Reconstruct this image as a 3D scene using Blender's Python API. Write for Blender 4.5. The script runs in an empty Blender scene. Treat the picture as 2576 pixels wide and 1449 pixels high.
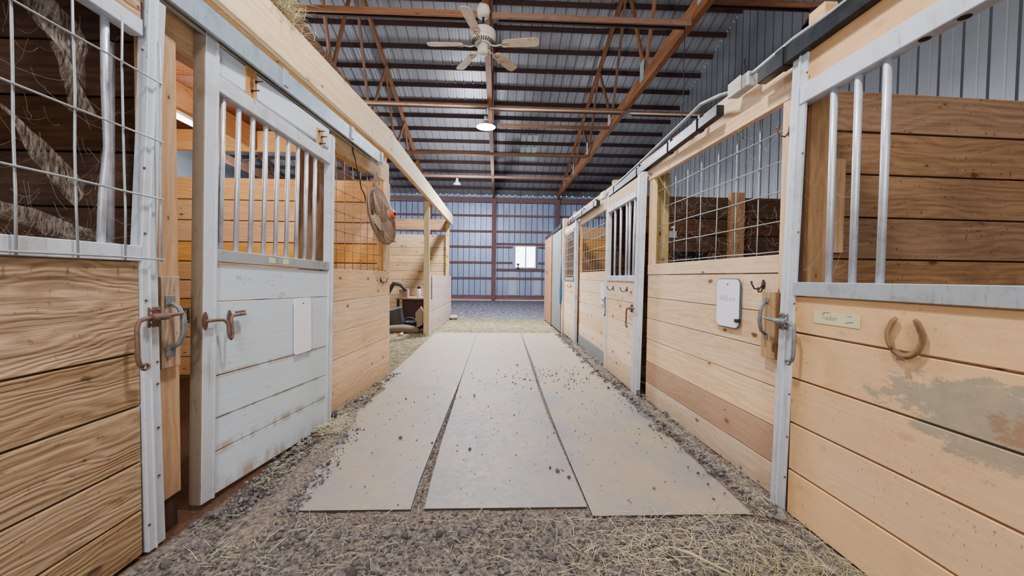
import bpy, math, random
from mathutils import Vector, Matrix, noise
R=random.Random(7)
C=bpy.context.scene.collection
PI=math.pi
def V(*a): return Vector(a)
# ---------------------------------------------------------------- mesh builder
class MB:
    def __init__(s): s.v=[];s.f=[];s.uv=[];s.t=[];s.sm=[]
    def face(s,idx,uv,t,sm=False): s.f.append(idx);s.uv.append(uv);s.t.append(t);s.sm.append(sm)
    def obb(s,c,ax,ay,az,grain=0,t=None):
        """box from centre and three half vectors; grain = index of the long axis"""
        A=[Vector(ax),Vector(ay),Vector(az)];c=Vector(c);L=[a.length for a in A]
        if A[0].cross(A[1]).dot(A[2])<0: A[2]=-A[2]
        b=len(s.v)
        for i in (-1,1):
            for j in (-1,1):
                for k in (-1,1): s.v.append(c+A[0]*i+A[1]*j+A[2]*k)
        if t is None: t=(R.random(),R.random(),0)
        ru=R.random()*20;rv=R.random()*20
        def vi(i,j,k): return b+(i>0)*4+(j>0)*2+(k>0)
        for ax_ in range(3):
            o=[a for a in range(3) if a!=ax_]
            for sg in (-1,1):
                q=[]
                for (p,r) in ((-1,-1),(1,-1),(1,1),(-1,1)):
                    co=[0,0,0];co[ax_]=sg;co[o[0]]=p;co[o[1]]=r;q.append(tuple(co))
                n=[0,0,0]
                e1=[q[1][i]-q[0][i] for i in range(3)];e2=[q[2][i]-q[1][i] for i in range(3)]
                n=e1[(ax_+1)%3]*e2[(ax_+2)%3]-e1[(ax_+2)%3]*e2[(ax_+1)%3]
                if n*sg<0: q=q[::-1]
                uv=[]
                for co in q:
                    if grain in o:
                        w=o[0] if o[1]==grain else o[1]
                        uv.append((co[grain]*L[grain]+ru,co[w]*L[w]+rv+ (ax_*.37)))
                    else: uv.append((co[o[0]]*L[o[0]]*.2+ru,co[o[1]]*L[o[1]]+rv))
                s.face([vi(*co) for co in q],uv,t)
    def box(s,x0,x1,y0,y1,z0,z1,grain=0,t=None):
        s.obb(((x0+x1)/2,(y0+y1)/2,(z0+z1)/2),(abs(x1-x0)/2,0,0),(0,abs(y1-y0)/2,0),(0,0,abs(z1-z0)/2),grain,t)
    def bar(s,p0,p1,w,h,up=(0,0,1),t=None):
        p0=Vector(p0);p1=Vector(p1);d=p1-p0;up=Vector(up)
        sd=d.cross(up)
        if sd.length<1e-6: sd=d.cross(Vector((1,0,0)))
        sd.normalize();u=sd.cross(d).normalized()
        s.obb((p0+p1)/2,d/2,sd*w/2,u*h/2,0,t)
    def tube(s,pts,r,n=8,cap=True,t=None,closed=False):
        pts=[Vector(p) for p in pts];m=len(pts)
        if t is None: t=(R.random(),R.random(),0)
        rr=r if isinstance(r,(list,tuple)) else [r]*m
        b=len(s.v);ref=None;dist=0
        ds=[]
        for i,p in enumerate(pts):
            if closed: d=pts[(i+1)%m]-pts[i-1]
            elif i==0:d=pts[1]-pts[0]
            elif i==m-1:d=pts[-1]-pts[-2]
            else:d=(pts[i+1]-p).normalized()+(p-pts[i-1]).normalized()
            if d.length<1e-9:d=Vector((0,0,1))
            d.normalize()
            if ref is None:
                ref=Vector((0,0,1)) if abs(d.z)<.9 else Vector((1,0,0))
            x=(ref-d*ref.dot(d))
            if x.length<1e-6:x=d.orthogonal()
            x.normalize();y=d.cross(x);ref=x
            for k in range(n):
                a=2*PI*k/n;s.v.append(p+(x*math.cos(a)+y*math.sin(a))*rr[i])
            if i: dist+=(p-pts[i-1]).length
            ds.append(dist)
        seg=m if closed else m-1
        for i in range(seg):
            j=(i+1)%m
            for k in range(n):
                k2=(k+1)%n
                s.face([b+i*n+k,b+i*n+k2,b+j*n+k2,b+j*n+k],[(ds[i],k*.02),(ds[i],k*.02+.02),(ds[j],k*.02+.02),(ds[j],k*.02)],t,n>4)
        if cap and not closed:
            s.face([b+k for k in range(n)][::-1],[(0,0)]*n,t);s.face([b+(m-1)*n+k for k in range(n)],[(0,0)]*n,t)
    def lathe(s,prof,c=(0,0,0),ax=(0,0,1),n=24,t=None,cap=True):
        """prof = list of (radius, height along ax)"""
        c=Vector(c);a=Vector(ax).normalized();x=a.orthogonal().normalized();y=a.cross(x)
        if t is None:t=(R.random(),R.random(),0)
        b=len(s.v)
        for (r,h) in prof:
            for k in range(n):
                w=2*PI*k/n;s.v.append(c+a*h+(x*math.cos(w)+y*math.sin(w))*r)
        for i in range(len(prof)-1):
            for k in range(n):
                k2=(k+1)%n
                s.face([b+i*n+k,b+i*n+k2,b+(i+1)*n+k2,b+(i+1)*n+k],[(i*.05,k*.03),(i*.05,k*.03+.03),(i*.05+.05,k*.03+.03),(i*.05+.05,k*.03)],t,True)
        if cap:
            s.face([b+k for k in range(n)][::-1],[(0,0)]*n,t);m=len(prof)-1;s.face([b+m*n+k for k in range(n)],[(0,0)]*n,t)
    def prism(s,poly,d,t=None):
        """poly: 3D points (planar), d: extrusion vector"""
        d=Vector(d);poly=[Vector(p) for p in poly];m=len(poly);b=len(s.v)
        if t is None:t=(R.random(),R.random(),0)
        nrm=Vector((0,0,0))
        for i in range(m): nrm+=poly[i].cross(poly[(i+1)%m])
        if nrm.dot(d)>0: poly=poly[::-1]
        s.v+=poly+[p+d for p in poly]
        o=R.random()*9
        s.face(list(range(b,b+m)),[(p.x+p.y+o,p.z+p.x*.3) for p in poly],t)
        s.face(list(range(b+m,b+2*m))[::-1],[(p.x+p.y+o,p.z+p.x*.3) for p in poly][::-1],t)
        for i in range(m):
            j=(i+1)%m;s.face([b+j,b+i,b+m+i,b+m+j],[(0,0),(.1,0),(.1,.1),(0,.1)],t)
    def blob(s,c,r,jit=.25,t=None,sq=(1,1,1)):
        c=Vector(c);q=ICO
        if t is None:t=(R.random(),R.random(),0)
        b=len(s.v)
        a=R.random()*6;ca,sa=math.cos(a),math.sin(a)
        for p in q[0]:
            k=r*(1+R.uniform(-jit,jit));x,y,z=p[0]*k*sq[0],p[1]*k*sq[1],p[2]*k*sq[2]
            s.v.append(c+Vector((x*ca-y*sa,x*sa+y*ca,z)))
        for f in q[1]: s.face([b+i for i in f],[(0,0),(.01,0),(0,.01)],t)
    def quad(s,pts,uv=None,t=None,sm=False):
        b=len(s.v);s.v+=[Vector(p) for p in pts]
        if t is None:t=(R.random(),R.random(),0)
        s.face(list(range(b,b+len(pts))),uv or [(0,0),(1,0),(1,1),(0,1)][:len(pts)],t,sm)
    def build(s,name,mat,parent=None,bevel=0,loc=None,seg=1):
        me=bpy.data.meshes.new(name)
        me.from_pydata([tuple(v) for v in s.v],[],s.f)
        u=me.uv_layers.new(name='UVMap');k=0
        flat=[]
        for q in s.uv:
            for a in q: flat+=[a[0],a[1]]
        u.data.foreach_set('uv',flat)
        at=me.attributes.new('tint','FLOAT_COLOR','CORNER');fl=[]
        for q,t in zip(s.uv,s.t): fl+=[t[0],t[1],t[2],1]*len(q)
        at.data.foreach_set('color',fl)
        me.polygons.foreach_set('use_smooth',s.sm)
        me.materials.append(mat);me.update()
        o=bpy.data.objects.new(name,me);C.objects.link(o)
        if parent:o.parent=parent
        if loc:o.location=loc
        if bevel:
            m=o.modifiers.new('bevel','BEVEL');m.width=bevel;m.segments=seg;m.limit_method='ANGLE';m.angle_limit=1.0
        return o
ph=(1+5**.5)/2
_v=[V(-1,ph,0),V(1,ph,0),V(-1,-ph,0),V(1,-ph,0),V(0,-1,ph),V(0,1,ph),V(0,-1,-ph),V(0,1,-ph),V(ph,0,-1),V(ph,0,1),V(-ph,0,-1),V(-ph,0,1)]
ICO=([v.normalized() for v in _v],[(0,11,5),(0,5,1),(0,1,7),(0,7,10),(0,10,11),(1,5,9),(5,11,4),(11,10,2),(10,7,6),(7,1,8),(3,9,4),(3,4,2),(3,2,6),(3,6,8),(3,8,9),(4,9,5),(2,4,11),(6,2,10),(8,6,7),(9,8,1)])
def tag(o,label=None,cat=None,group=None,kind=None):
    if label:o['label']=label
    if cat:o['category']=cat
    if group:o['group']=group
    if kind:o['kind']=kind
    return o
def thing(name,label,cat,loc=(0,0,0),d=(1,0),group=None):
    o=bpy.data.objects.new(name,None);o.empty_display_size=.1;C.objects.link(o);o.location=loc
    o.rotation_euler=(0,0,math.atan2(d[1],d[0]))
    return tag(o,label,cat,group)
def struct(o): o['kind']='structure';return o
# ---------------------------------------------------------------- materials
def lin(h):
    h=h.lstrip('#');q=[int(h[i:i+2],16)/255 for i in (0,2,4)]
    return tuple((c/12.92 if c<=.04045 else ((c+.055)/1.055)**2.4) for c in q)+(1,)
class N:
    def __init__(s,name):
        s.m=bpy.data.materials.new(name);s.m.use_nodes=True;s.t=s.m.node_tree;s.n=s.t.nodes
        s.b=s.n['Principled BSDF'];s.out=s.n['Material Output']
    def __call__(s,ty,**k):
        x=s.n.new('ShaderNode'+ty)
        for a,b in k.items():
            if a=='ins':
                for i,vv in b.items(): s.set(x,i,vv)
            else:setattr(x,a,b)
        return x
    def set(s,x,i,vv):
        if isinstance(vv,bpy.types.NodeSocket): s.t.links.new(vv,x.inputs[i])
        else: x.inputs[i].default_value=vv
    def math(s,op,a,b=0,cl=False):
        x=s('Math',operation=op,use_clamp=cl);s.set(x,0,a);s.set(x,1,b);return x.outputs[0]
    def mix(s,f,a,b,bt='MIX'):
        x=s('Mix',data_type='RGBA',blend_type=bt);s.set(x,0,f);s.set(x,6,a);s.set(x,7,b);return x.outputs[2]
    def noise(s,vec,sc,det=4,rough=.55,dist=0):
        x=s('TexNoise');s.set(x,'Vector',vec);s.set(x,'Scale',sc);s.set(x,'Detail',det);s.set(x,'Roughness',rough);s.set(x,'Distortion',dist);return x.outputs[0]
    def map(s,vec,sc=(1,1,1),loc=(0,0,0)):
        x=s('Mapping');s.set(x,'Vector',vec);s.set(x,'Scale',sc);s.set(x,'Location',loc);return x.outputs[0]
    def ramp(s,f,stops,interp='LINEAR'):
        x=s('ValToRGB');r=x.color_ramp;r.interpolation=interp
        while len(r.elements)<len(stops): r.elements.new(.5)
        for e,(p,c) in zip(r.elements,stops): e.position=p;e.color=c if len(c)==4 else (*c,1)
        s.set(x,0,f);return x.outputs[0]
    def step(s,f,a,b): # smooth 0..1 between a and b
        x=s('MapRange',interpolation_type='SMOOTHSTEP');s.set(x,0,f);s.set(x,1,a);s.set(x,2,b);return x.outputs[0]
    def bump(s,h,st=.3,d=.01):
        x=s('Bump');s.set(x,'Strength',st);s.set(x,'Distance',d);s.set(x,'Height',h);s.set(s.b,'Normal',x.outputs[0])
    def pos(s): return s('NewGeometry').outputs['Position']
    def obj(s): return s('TexCoord').outputs['Object']
    def uv(s): return s('TexCoord').outputs['UV']
    def tint(s):
        a=s('Attribute',attribute_name='tint');q=s('SeparateColor');s.set(q,0,a.outputs[0]);return q.outputs
    def sep(s,v): q=s('SeparateXYZ');s.set(q,0,v);return q.outputs
    def fin(s,col,rough=.7,metal=0,spec=.3):
        s.set(s.b,'Base Color',col);s.set(s.b,'Roughness',rough);s.set(s.b,'Metallic',metal);s.set(s.b,'Specular IOR Level',spec);return s.m
def wood(name,light,dark,knot='#4a2f1e',vary=.35,grain=1.0,rough=.75,grime=.35,gcol='#3a2c20',bot=0,weather=0,bump=.25,extra=None,rs=1.0):
    n=N(name);uv=n.uv();t=n.tint()
    cells=n.math('MULTIPLY',t[0],37.0)
    off=n('CombineXYZ',ins={0:cells,1:n.math('MULTIPLY',t[1],51.0),2:cells}).outputs[0]
    va=n('VectorMath',operation='ADD');n.set(va,0,uv);n.set(va,1,off);vec=va.outputs[0]
    warp=n.noise(n.map(vec,(1.3,5,1)),1.0,3,.5)
    wv=n('VectorMath',operation='ADD');n.set(wv,0,n.map(vec,(.5,16,1)))
    n.set(wv,1,n('CombineXYZ',ins={1:n.math('MULTIPLY',warp,5.5)}).outputs[0])
    ring=n('TexWave',wave_type='BANDS',bands_direction='Y',wave_profile='SIN');n.set(ring,'Vector',wv.outputs[0]);n.set(ring,'Scale',.42*rs);n.set(ring,'Distortion',1.2);n.set(ring,'Detail',2.0)
    ring=ring.outputs['Fac' if 'Fac' in ring.outputs else 1]
    fine=n.noise(n.map(vec,(2,75,1)),1.0,4,.7)
    mid=n.noise(n.map(vec,(1.1,34,1)),1.0,5,.65)
    f=n.math('ADD',n.math('MULTIPLY',ring,.30*grain),n.math('ADD',n.math('MULTIPLY',fine,.25),n.math('MULTIPLY',n.step(mid,.3,.72),.5)),True)
    col=n.mix(f,lin(light),lin(dark))
    # knots
    vo=n('TexVoronoi',feature='F1',voronoi_dimensions='2D');kw=n('VectorMath',operation='ADD');n.set(kw,0,n.map(vec,(3.4,6.5,1)));n.set(kw,1,n('CombineXYZ',ins={0:n.math('MULTIPLY',n.noise(vec,30,2,.5),.10),1:n.math('MULTIPLY',n.noise(vec,22,2,.5),.12)}).outputs[0]);n.set(vo,'Vector',kw.outputs[0]);n.set(vo,'Scale',1.0);n.set(vo,'Randomness',1.0)
    cs=n('SeparateColor');n.set(cs,0,vo.outputs['Color'])
    kd=n.math('DIVIDE',vo.outputs['Distance'],n.math('ADD',.25,n.math('MULTIPLY',cs.outputs[1],1.0)))
    kn=n.math('MULTIPLY',n.math('SUBTRACT',1,n.step(kd,.06,.13)),n.step(cs.outputs[0],.79,.81))
    halo=n.math('MULTIPLY',n.math('SUBTRACT',1,n.step(kd,.08,.40)),n.step(cs.outputs[0],.79,.81))
    col=n.mix(n.math('MULTIPLY',halo,.5),col,lin(dark))
    col=n.mix(n.math('MULTIPLY',kn,.85),col,lin(knot))
    # board to board variation
    val=n.math('ADD',1-vary/2,n.math('MULTIPLY',t[0],vary))
    h=n('HueSaturation');n.set(h,'Value',val);n.set(h,'Saturation',n.math('ADD',.85,n.math('MULTIPLY',t[1],.3)));n.set(h,'Color',col);col=h.outputs[0]
    P=n.pos()
    g=n.noise(P,2.3,6,.65);g2=n.noise(P,38,4,.6)
    col=n.mix(n.math('MULTIPLY',n.step(g,.48,.75),grime),col,lin(gcol))
    col=n.mix(n.math('MULTIPLY',n.step(g2,.61,.70),min(1,grime*2.2)),col,lin(gcol))
    if weather: 
        w=n.noise(n.map(vec,(1.5,30,1)),1.0,5,.7);col=n.mix(n.math('MULTIPLY',n.step(w,.42,.62),weather),col,lin('#7d6c58'))
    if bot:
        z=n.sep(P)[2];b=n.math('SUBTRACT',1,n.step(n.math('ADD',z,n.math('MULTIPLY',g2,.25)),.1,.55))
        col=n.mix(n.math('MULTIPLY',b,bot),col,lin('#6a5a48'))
    if t[2]: col=n.mix(t[2],col,lin('#8a5a3c'))
    if extra: col=extra(n,col,P,vec)
    n.bump(n.math('ADD',f,n.math('MULTIPLY',g2,.3)),bump,.004)
    return n.fin(col,rough,0,.2)
def paint(name,base,under='#8a6a4a',wear=.55,rough=.5,stain=.6):
    def ex(n,col,P,vec):
        p=n.mix(.9,col,lin(base))
        s1=n.noise(n.map(vec,(2.2,9,1)),1.0,6,.7);s2=n.noise(P,9,6,.7)
        a=n.math('MULTIPLY',n.step(s1,.60,.68),n.step(s2,.5,.6))
        spk=n.step(n.noise(P,60,3,.6),.69,.73)
        c=n.mix(n.math('MULTIPLY',a,wear),p,lin(under))
        c=n.mix(n.math('MULTIPLY',spk,stain),c,lin('#6b4f38'))
        ox,oy,oz=n.sep(n.obj())
        for zc,wd in ((.275,.022),(.455,.008),(.69,.012),(.05,.05)):
            e=n.math('SUBTRACT',1,n.step(n.math('ABSOLUTE',n.math('SUBTRACT',oz,zc)),wd*.3,wd*2.2));c=n.mix(n.math('MULTIPLY',n.math('MULTIPLY',e,n.step(n.noise(n.map(P,(3,3,1)),2.2,6,.7),.40,.58)),.75),c,lin('#a08462'))
        v=n.noise(P,1.2,3,.5);c=n.mix(n.math('MULTIPLY',n.step(v,.45,.75),.35),c,lin('#a5aeb2'))
        return c
    return wood(name,base,under,vary=.12,grime=.08,extra=ex,rough=rough,bump=.12)
M={}
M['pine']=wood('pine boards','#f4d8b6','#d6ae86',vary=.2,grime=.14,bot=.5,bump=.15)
M['pine_pale']=wood('pale pine','#eed6b4','#cfae82',vary=.15,grime=.12,bump=.1,knot='#9a7450')
M['pine_orange']=wood('orange pine','#e6b47c','#c48e56',vary=.16,grime=.06,bump=.12)
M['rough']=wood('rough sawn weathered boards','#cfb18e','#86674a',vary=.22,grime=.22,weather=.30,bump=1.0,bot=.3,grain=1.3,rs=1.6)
M['brown']=wood('brown planks','#a8805c','#735236',vary=.25,grime=.3,bump=.3)
M['dark']=wood('dark stall planks','#583e2e','#332218',vary=.3,grime=.4,bump=.3)
M['red']=wood('red brown lumber','#4c3734','#332423',vary=.3,grime=.2,bump=.15)
M['truss']=wood('truss lumber','#92684e','#664635',vary=.35,grime=.2,bump=.15)
M['treated']=wood('treated post','#c9b27e','#a58a58',vary=.15,grime=.15,bump=.2)
M['lilac']=wood('whitened pine','#dcc6bd','#b99c92',vary=.12,grime=.12,bump=.15)
M['osb']=wood('loft deck','#6e432a','#42241a',vary=.25,grime=.35,bump=.3)
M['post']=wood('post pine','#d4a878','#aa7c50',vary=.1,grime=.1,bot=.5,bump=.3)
M['whitep']=paint('white painted boards','#cddbe6')
def scuff(n,col,P,vec):
    p=n.mix(.72,col,lin('#e0b68a'))
    x,y,z=n.sep(P)
    dy=n.math('DIVIDE',n.math('SUBTRACT',y,1.05),.46);dz=n.math('DIVIDE',n.math('SUBTRACT',z,.80),.15)
    r=n.math('SQRT',n.math('ADD',n.math('MULTIPLY',dy,dy),n.math('MULTIPLY',dz,dz)))
    nz=n.noise(n.map(P,(1,5,9)),2.0,8,.75)
    k=n.math('ADD',r,n.math('MULTIPLY',n.math('SUBTRACT',nz,.5),2.6))
    c=n.mix(n.math('MULTIPLY',n.math('SUBTRACT',1,n.step(k,.82,1.02)),n.math('ADD',.45,n.math('MULTIPLY',n.noise(P,16,5,.7),.6))),p,lin('#86877a'))
    c=n.mix(n.math('MULTIPLY',n.math('SUBTRACT',1,n.step(k,.05,.4)),.6),c,lin('#8a5c3a'))
    s=n.noise(n.map(P,(1,12,7)),4.0,6,.7);c=n.mix(n.math('MULTIPLY',n.step(s,.64,.68),.45),c,lin('#8d8f84'))
    s2=n.noise(n.map(P,(1,1,.6)),95,3,.65);c=n.mix(n.math('MULTIPLY',n.step(s2,.63,.70),n.math('MULTIPLY',n.step(n.noise(P,3.1,3,.6),.35,.6),.75)),c,lin('#7a5430'));s3=n.noise(P,6,6,.75);c=n.mix(n.math('MULTIPLY',n.step(s3,.5,.75),.28),c,lin('#b08a5c'))
    e=n.math('SUBTRACT',1,n.step(n.math('ABSOLUTE',n.math('SUBTRACT',y,1.98)),.0,.25));c=n.mix(n.math('MULTIPLY',n.math('MULTIPLY',e,n.noise(P,14,5,.6)),.75),c,lin('#a87a3a'))
    return c
M['tan']=wood('tan stained boards','#ecc48e','#d3a56c',vary=.1,grime=.12,bump=.12,extra=scuff)
def metal(name,base,dirt='#6d5a48',rough=.45,me=.4,amt=.4,sc=5,spk=.4):
    n=N(name);P=n.pos();a=n.noise(P,sc,6,.65);b=n.noise(P,sc*9,4,.6)
    c=n.mix(n.math('MULTIPLY',n.step(a,.46,.72),amt),lin(base),lin(dirt))
    c=n.mix(n.math('MULTIPLY',n.step(b,.62,.72),spk),c,lin(dirt));n.bump(b,.08,.003)
    v=n.noise(n.map(P,(1,1,.12)),sc*5,5,.7);c=n.mix(n.math('MULTIPLY',n.step(v,.56,.7),amt),c,lin(dirt))
    zz=n.sep(P)[2];c=n.mix(n.math('MULTIPLY',n.math('SUBTRACT',1,n.step(n.math('ADD',zz,n.math('MULTIPLY',a,.8)),.3,1.3)),amt*.8),c,lin(dirt))
    return n.fin(c,n.math('ADD',rough,n.math('MULTIPLY',a,.2)),me,.4)
M['frame']=metal('pale door frame steel','#ccd4e0','#857660',.42,.15,.42)
M['frameside']=metal('dusty frame edge','#8c7d6c','#5e4a34',.6,.15,.5)
M['galv']=metal('galvanized steel','#a9b2ba','#6e6a60',.4,.5,.5,9)
M['tracksteel']=metal('blue grey track steel','#9fb2c0','#5f7488',.4,.35,.5,11,.2)
M['blacksteel']=metal('black track','#0e1015','#3c3e44',.28,.1,.3,8)
M['bar']=metal('bar steel','#ccd0dc','#5d4a3a',.35,.5,.35,12)
M['rust']=metal('rusty iron','#75594c','#38221a',.6,.4,.5,30)
M['iron']=metal('grey iron','#787b7e','#3d3a36',.5,.5,.5,25)
M['hook']=metal('dark hook','#3f3a36','#8a7a62',.4,.6,.4,40)
M['wire']=metal('wire','#aab0b4','#6b5a48',.4,.6,.4,14)
M['wirebrown']=metal('dusty wire','#8a7460','#54402e',.6,.3,.4,14)
M['dust']=metal('dusty white fan','#c8b8a0','#7a6048',.7,0,.45,9,.5)
M['motor']=metal('fan motor white','#c4beb2','#8a7c68',.6,0,.3,9,.2)
def panel(name,base,alt,rough=.42,me=.35,groove_shade=.8):
    n=N(name);P=n.pos();a=n.noise(n.map(P,(1,.15,.15)),3.2,2,.5);b=n.noise(P,1.1,5,.6)
    tn=n.tint();c=n.mix(n.math('MULTIPLY',n.step(a,.4,.6),.5),lin(base),lin(alt));c=n.mix(n.math('MULTIPLY',tn[0],groove_shade),c,lin('#2c2a2e'));c=n.mix(n.math('MULTIPLY',n.step(b,.5,.75),.3),c,lin('#5d5a5c'))  # tint darkens the rib grooves: their shade is put into the colour
    return n.fin(c,rough,me,.4)
M['roof']=panel('roof metal','#909094','#9c9c9e',groove_shade=.3)
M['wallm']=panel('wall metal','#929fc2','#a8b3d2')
M['side']=panel('side wall metal','#808389','#8a8d93',groove_shade=.4)
M['girt']=wood('girt lumber','#8c6a68','#5c4446',vary=.2,grime=.2,bump=.1)
M['baywall']=wood('knotty brown pine','#cba882','#a07c56',vary=.22,grime=.2,bump=.15)
M['dkgreen']=metal('dark','#1d2226','#111111',.6)
def plain(name,c,rough=.6,me=0,em=None,es=0,alpha=1,k=.25):
    n=N(name);P=n.pos();a=n.noise(P,12,4,.6);col=n.mix(n.math('MULTIPLY',a,k),lin(c),lin('#5a4a3c'))
    if em: n.set(n.b,'Emission Color',lin(em));n.set(n.b,'Emission Strength',es)
    if alpha<1: n.set(n.b,'Alpha',alpha)
    return n.fin(col,rough,me,.3)
M['white']=plain('whiteboard','#f2f4ff',.35,k=.05)
M['whitepl']=plain('white plastic','#e4e4e2',.45)
M['blue']=plain('blue strap','#1f6fc0',.6)
M['slate']=plain('slate blue edge','#4d5870',.5)
M['black']=plain('black plastic','#15161a',.5)
M['rubber']=plain('black rubber','#1a1a1c',.8)
M['redp']=plain('red plastic','#d23a2e',.5)
M['maroon']=plain('maroon cloth','#3c2226',.8)
M['greyb']=plain('grey bucket','#5c5c5e',.6)
M['card']=plain('cardboard','#a58a6e',.9)
M['navy']=plain('dark navy pot','#1c2636',.35)
M['tarp']=plain('grey brown tarp','#4f4842',.8)
M['canvas']=plain('tan canvas','#7d6a54',.9)
M['oran']=plain('orange plastic','#e0562a',.5)
M['note']=plain('pale yellow tape','#d9d3a4',.8)
M['pen']=plain('blue pen','#5f6f96',.7)
M['pencil']=plain('dark pencil','#77735f',.8)
M['foam']=plain('insulation foam','#b3a68e',.9)
M['greydoor']=metal('grey panel','#8a8c8a','#6a6660',.6,.1,.5,3,.2)
M['brownslab']=wood('brown plywood','#b98468','#98644c',vary=.1,grime=.15,bump=.1)
def emis(name,c,s):
    n=N(name);n.n.remove(n.b);e=n('Emission',ins={0:lin(c),1:s});n.t.links.new(e.outputs[0],n.out.inputs[0]);return n.m
M['lamp']=emis('lamp glow','#e8f2ff',40)
M['tube']=emis('tube glow','#fff0f4',9)
M['gap']=emis('daylight gap','#c8f0e0',1.6)
M['sky']=plain('translucent panel','#93a8a0',.6,0,'#b8d8c8',.05)
n=N('window glass');n.set(n.b,'Transmission Weight',1.0);n.set(n.b,'Roughness',0.0);n.set(n.b,'IOR',1.01);M['glass']=n.fin(lin('#f4f8ff'),.02)
n=N('cobweb');n.set(n.b,'Alpha',.28);M['web']=n.fin(lin('#c9bfb2'),.9)
n=N('cobweb sheet');P=n.pos();a=n.noise(n.map(P,(6,30,6)),3.0,6,.75);n.set(n.b,'Alpha',n.math('MULTIPLY',n.step(a,.35,.75),.5));M['websheet']=n.fin(lin('#c9bfb2'),.9)
# straw
n=N('straw');t=n.tint();M['straw']=n.fin(n.mix(n.math('MULTIPLY',t[1],.7),n.mix(t[0],lin('#9a8c64'),lin('#ebe0bc')),lin('#aaa67c')),.7)
n=N('hay');t=n.tint();M['hay']=n.fin(n.mix(t[0],lin('#6c6644'),lin('#b2aa7c')),.85)
n=N('clods');t=n.tint();a=n.noise(n.pos(),90,4,.6);M['clod']=n.fin(n.mix(n.math('MULTIPLY',a,.5),n.mix(t[0],lin('#3f3b3a'),lin('#86807e')),lin('#3a302a')),.95)
# floor
n=N('barn dirt');P=n.pos();x,y,z=n.sep(P)
a=n.noise(P,3,8,.7);b=n.noise(P,45,6,.7);c_=n.noise(P,160,3,.6)
dirt=n.ramp(b,[(.32,lin('#443a34')),(.5,lin('#7b6e64')),(.68,lin('#a6988c'))])
hayc=n.ramp(n.noise(n.map(P,(1,.6,1)),9,10,.85),[(.36,lin('#463c2c')),(.5,lin('#7d6f52')),(.66,lin('#a39676'))])
grav=n.ramp(n.noise(n.map(P,(1,.45,1)),7,10,.85),[(.36,lin('#2e2b30')),(.5,lin('#6f6b74')),(.66,lin('#b4b0bc'))])
yy=n.math('ADD',y,n.math('MULTIPLY',n.math('SUBTRACT',a,.5),1.6))
col=n.mix(n.step(yy,8.2,8.8),dirt,hayc);col=n.mix(n.step(yy,10.9,12.2),col,grav)
side=n.math('MULTIPLY',n.step(n.math('SUBTRACT',-1.0,x),-.1,.25),n.math('MULTIPLY',n.step(yy,3.6,4.4),n.math('SUBTRACT',1,n.step(yy,10.9,12.2))))
col=n.mix(side,col,hayc)
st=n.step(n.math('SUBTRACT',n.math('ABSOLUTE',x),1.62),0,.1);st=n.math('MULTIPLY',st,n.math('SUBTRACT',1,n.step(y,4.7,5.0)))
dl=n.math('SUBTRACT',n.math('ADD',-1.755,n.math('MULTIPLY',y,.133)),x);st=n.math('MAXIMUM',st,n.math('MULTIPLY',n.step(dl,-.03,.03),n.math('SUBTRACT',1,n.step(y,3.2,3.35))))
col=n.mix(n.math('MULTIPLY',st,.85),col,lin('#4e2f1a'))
n.bump(n.math('ADD',b,n.math('MULTIPLY',c_,.4)),.9,.02);M['dirt']=n.fin(col,.95,0,.1)
# mats
n=N('rubber mat dusty');P=n.pos();x,y,z=n.sep(P)
a=n.noise(n.map(P,(1,.6,1)),1.6,5,.6);b=n.noise(P,22,6,.7);c_=n.noise(P,150,2,.6)
col=n.ramp(a,[(.34,lin('#727276')),(.46,lin('#857c76')),(.56,lin('#94836f')),(.68,lin('#7e7a76'))])
col=n.mix(n.math('MULTIPLY',n.step(b,.5,.75),.35),col,lin('#7c7166'))
col=n.mix(n.math('MULTIPLY',n.step(c_,.58,.68),.4),col,lin('#5f5446'))
col=n.mix(n.math('MULTIPLY',n.step(n.math('ADD',y,n.math('MULTIPLY',a,2.0)),4.0,6.5),.7),col,lin('#a8967c'))
ed=n.math('MULTIPLY',n.step(n.noise(P,5,5,.7),.45,.7),n.math('SUBTRACT',1,n.step(y,2.05,2.6)));col=n.mix(n.math('MULTIPLY',ed,.3),col,lin('#9c8264'))
nz=n.sep(n('NewGeometry').outputs['Normal'])[2]
col=n.mix(n.step(nz,.2,.8),lin('#3a3632'),col)
n.bump(n.math('ADD',n.math('MULTIPLY',c_,.5),b),.12,.004);M['mat']=n.fin(col,n.math('ADD',.40,n.math('MULTIPLY',b,.35)),0,.4)
# ---------------------------------------------------------------- camera
cd=bpy.data.cameras.new('camera');cam=bpy.data.objects.new('camera',cd);C.objects.link(cam);bpy.context.scene.camera=cam
cd.sensor_width=36;cd.lens=36*975/2576;cd.clip_start=.05;cd.clip_end=200
rt=V(0.99917,-0.038929,0.0119945);up=V(-0.0109014,0.0281725,0.9995436);fw=V(0.0392495,0.9988447,-0.0277248)
mw=Matrix((rt,up,-fw)).transposed().to_4x4();mw.translation=V(0,0,1.25);cam.matrix_world=mw
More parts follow.
